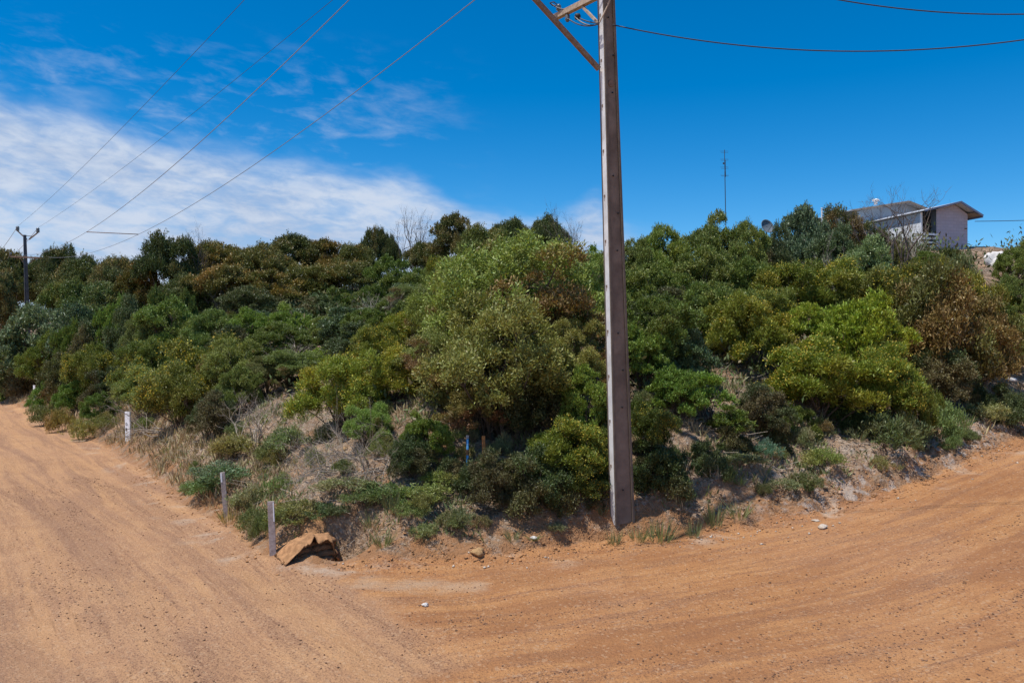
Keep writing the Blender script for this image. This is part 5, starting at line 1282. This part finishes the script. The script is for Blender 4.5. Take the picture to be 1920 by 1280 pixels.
me = bpy.data.meshes.new('sacking'); me.from_pydata(V, [], F); me.update()
for p in me.polygons: p.use_smooth = True
sk = link('hessian_sheet', me, M_hess); tag(sk, 'crumpled tan hessian sheet draped over the stacked sandbags', 'sheet')
sm = sk.modifiers.new('thickness', 'SOLIDIFY'); sm.thickness = .012

# ------------------------------------------------------------------ gravel, litter and dry grass
srng = np.random.default_rng(3)
def in_view(x, y, m=40):
    px = 960+x/y*FPX; py = 640+(CAMH-hgt(x, y))/y*FPX
    return (px > -m) & (px < 1920+m) & (py < 1280+m)
def scatter(n, x0, x1, y0, y1):
    return srng.uniform(x0, x1, n), srng.uniform(y0, y1, n)
OCT = np.array([(1, 0, 0), (0, 1, 0), (-1, 0, 0), (0, -1, 0), (.1, .1, .75), (-.1, 0, -.6)])
OCTF = np.array([(0, 1, 4), (1, 2, 4), (2, 3, 4), (3, 0, 4), (1, 0, 5), (2, 1, 5), (3, 2, 5), (0, 3, 5)])
def stones(name, x, y, r, mat, label):
    n = len(x); z = hgt(x, y)+r*.25
    a = srng.uniform(0, 6.28, n); ca, sa = np.cos(a)[:, None], np.sin(a)[:, None]
    o = OCT[None]*(1+.35*srng.normal(size=(n, 6, 3)))*np.stack([r, r*srng.uniform(.6, 1, n), r*srng.uniform(.5, .9, n)], -1)[:, None, :]
    V = np.stack([o[..., 0]*ca-o[..., 1]*sa+x[:, None], o[..., 0]*sa+o[..., 1]*ca+y[:, None], o[..., 2]+z[:, None]], -1).reshape(-1, 3)
    F = (OCTF[None]+np.arange(n)[:, None, None]*6).reshape(-1, 3)
    ob = link(name, faces_mesh(name, V, F), mat); tag(ob, label, 'gravel', kind='stuff'); return ob
x, y = scatter(90000, -14, 16, 9.0, 24); t = edge_t(x, y)
u = np.where(x < (14.6-y)*.49-3.4, (x+4.7)*.79+(y-15.3)*.61, np.interp(x, [-6, -1, 1.55, 5.7, 9.2, 12, 15.6], [14.2, 14.6, 15.6, 17.2, 19, 21.2, 24.2])-y)
dens = sstep(fbm(u*2.2, (x-y)*.14, 7, 3), -.15, .4)*.85+.06
k = (t < -.1) & in_view(x, y) & (srng.random(len(x)) < dens)
stones('road_gravel', x[k], y[k], .005+.017*srng.random(k.sum())**3, M_peb, 'fine dark gravel strewn over the dirt road in streaks')
x, y = scatter(60000, -14, 18, 12, 26); t = edge_t(x, y)
k = in_view(x, y) & (srng.random(len(x)) < np.exp(-((t-.05)/.45)**2)*(.3+.7*sstep(x, -3.6, -1)))
stones('roadside_rubble', x[k], y[k], .010+.038*srng.random(k.sum())**3, M_clod, 'orange clay rubble graded to the edge of the road')
x, y = scatter(30000, 3.5, 18, 15, 27); t = edge_t(x, y)
k = in_view(x, y) & (t > .1) & (t < 3.2) & (srng.random(len(x)) < .5*sstep(fbm(x*.9, y*.9, 93, 3), -.3, .25))
stones('bank_rubble', x[k], y[k], .014+.055*srng.random(k.sum())**3.5, M_bankst, 'broken pinkish rubble on the right hand bank')
x, y = scatter(40000, -12, 18, 13, 27); t = edge_t(x, y)
k = in_view(x, y) & (srng.random(len(x)) < (np.exp(-((t+.1)/.6)**2)*.5*sstep(x, 2, 6)+.06*(t > -.6)*(t < 4)+.1*np.exp(-((t+.5)/.5)**2))*sstep(fbm(x, y, 91, 3), -.1, .4))
stones('limestone_chips', x[k], y[k], .010+.036*srng.random(k.sum())**3.5, M_chip, 'white limestone chips scattered along the bank and road edge')
def blades(name, x, y, h, lean, wd, mat, label, cat, per, alt=.5, rad=.07):
    n = len(x); X = np.repeat(x, per)+srng.normal(size=n*per)*rad; Y = np.repeat(y, per)+srng.normal(size=n*per)*rad
    hh = np.repeat(h, per)*srng.uniform(.5, 1.2, n*per)
    d = unit(np.stack([srng.normal(size=n*per)*lean, srng.normal(size=n*per)*lean, np.ones(n*per)], -1))
    V = leaf_quads(np.stack([X, Y, hgt(X, Y)-.01], -1), d, 1.0, wd, srng)
    V = V.reshape(-1, 4, 3); V = V[:, :1]+(V-V[:, :1])*hh[:, None, None]*np.array([1, 1, 1])
    # keep the blade width: widen the two middle corners again
    me = leaves_mesh(name, V.reshape(-1, 3), (srng.random(n*per) < alt)*1.0)
    o = link(name, me, mat); tag(o, label, cat, kind='stuff'); return o
x, y = scatter(40000, -36, 18, 13, 56); t = edge_t(x, y)
pz = fbm(x*.7, y*.7, 13, 3)
pr = np.where(x < -5.2, np.exp(-((t-.9)/1.0)**2), .20*(t > .35)*(t < 6)*sstep(pz, -.2, .3))
k = in_view(x, y) & (t > .15) & (srng.random(len(x)) < pr)
blades('dry_grass', x[k], y[k], .16+.2*srng.random(k.sum()), .38, .10, L_straw, 'dry straw grass along the verge and on the bank', 'dry grass', 16, .5)
x, y = scatter(14000, -13, 16, 15, 27); t = edge_t(x, y)
k = in_view(x, y) & (t > .5) & (t < 7) & (srng.random(len(x)) < .10+.5*sstep(fbm(x*.8, y*.8, 29, 3), .05, .4))
blades('ground_herbs', x[k], y[k], .10+.14*srng.random(k.sum()), .6, .16, L_low, 'low green herbs spreading over the sandy bank', 'ground cover', 14, .35, .09)
x, y = scatter(60000, -14, 18, 14.5, 27); t = edge_t(x, y)
k = in_view(x, y) & (t > .25) & (t < 7) & (srng.random(len(x)) < .25+.5*sstep(fbm(x*1.1, y*1.1, 97, 3), -.1, .3))
n = k.sum(); b = np.stack([x[k], y[k], hgt(x[k], y[k])+.012], -1)
d = unit(np.stack([srng.normal(size=n), srng.normal(size=n), .25*srng.normal(size=n)+.1], -1))
me = leaves_mesh('leaf_litter', leaf_quads(b, d, .07, .022, srng), (srng.random(n) < .5)*1.0)
o = link('leaf_litter', me, leaf_mat('dead_leaf', (.17, .105, .065), (.36, .26, .17), .1, .8, .4)); tag(o, 'brown fallen leaves and bark littering the bank', 'leaf litter', kind='stuff')
# twigs and fallen sticks
x, y = scatter(22000, -14, 18, 14.5, 27); t = edge_t(x, y)
k = in_view(x, y) & (t > .8) & (t < 8) & (srng.random(len(x)) < .35)
n = k.sum(); a = srng.uniform(0, 6.28, n); d = unit(np.stack([np.cos(a), np.sin(a), srng.normal(size=n)*.25+.12], -1))
ln = .12+.5*srng.random(n)**2
b = np.stack([x[k], y[k], hgt(x[k], y[k])+.015], -1); sd = unit(np.cross(d, np.array([0, 0, 1.])))*.007; up = np.array([0, 0, .009])
e = b+d*ln[:, None]
V = np.stack([b-sd, b+sd, e+sd*.5, e-sd*.5, b+sd, b+up, e+up*.6, e+sd*.5, b+up, b-sd, e-sd*.5, e+up*.6], 1).reshape(-1, 3)
o = link('twig_litter', quads_mesh('twig_litter', V), M_dead); tag(o, 'grey fallen twigs littering the bank', 'twigs', kind='stuff')
# undergrowth on the far ground of the thicket
x, y = scatter(26000, -60, 46, 17, 72); t = edge_t(x, y); keep = (np.abs(x) < .68*y) & (t > 3.0) & (t < 42)
px = 960+x/y*FPX; py = 640+(CAMH-hgt(x, y))/y*FPX
for a, b_, r in BARE: keep &= (np.hypot(px-a, py-b_) > r*.9)
keep &= srng.random(len(x)) < np.clip(.25+.012*y, 0, 1)
x, y = x[keep], y[keep]; n = len(x); per = 16
c = np.stack([x, y, hgt(x, y)], -1); cb = np.repeat(c, per, 0); rad = np.repeat(.12+.006*y, per)[:, None]
b = cb+srng.normal(size=cb.shape)*rad*np.array([1.6, 1.6, .0])+np.array([0, 0, 1])*np.abs(srng.normal(size=(len(cb), 1)))*rad*1.3
d = unit(srng.normal(size=b.shape)*.7+np.array([0, 0, .8]))
V = leaf_quads(b, d, 1.0, .35, srng).reshape(-1, 4, 3); V = (V[:, :1]+(V-V[:, :1])*(rad*.75)[:, :, None]).reshape(-1, 3)
o = link('undergrowth', leaves_mesh('undergrowth', V, np.repeat(srng.random(n) < .35, per)*1.0), L_dark); tag(o, 'dark low undergrowth covering the ground inside the thicket', 'undergrowth', kind='stuff')
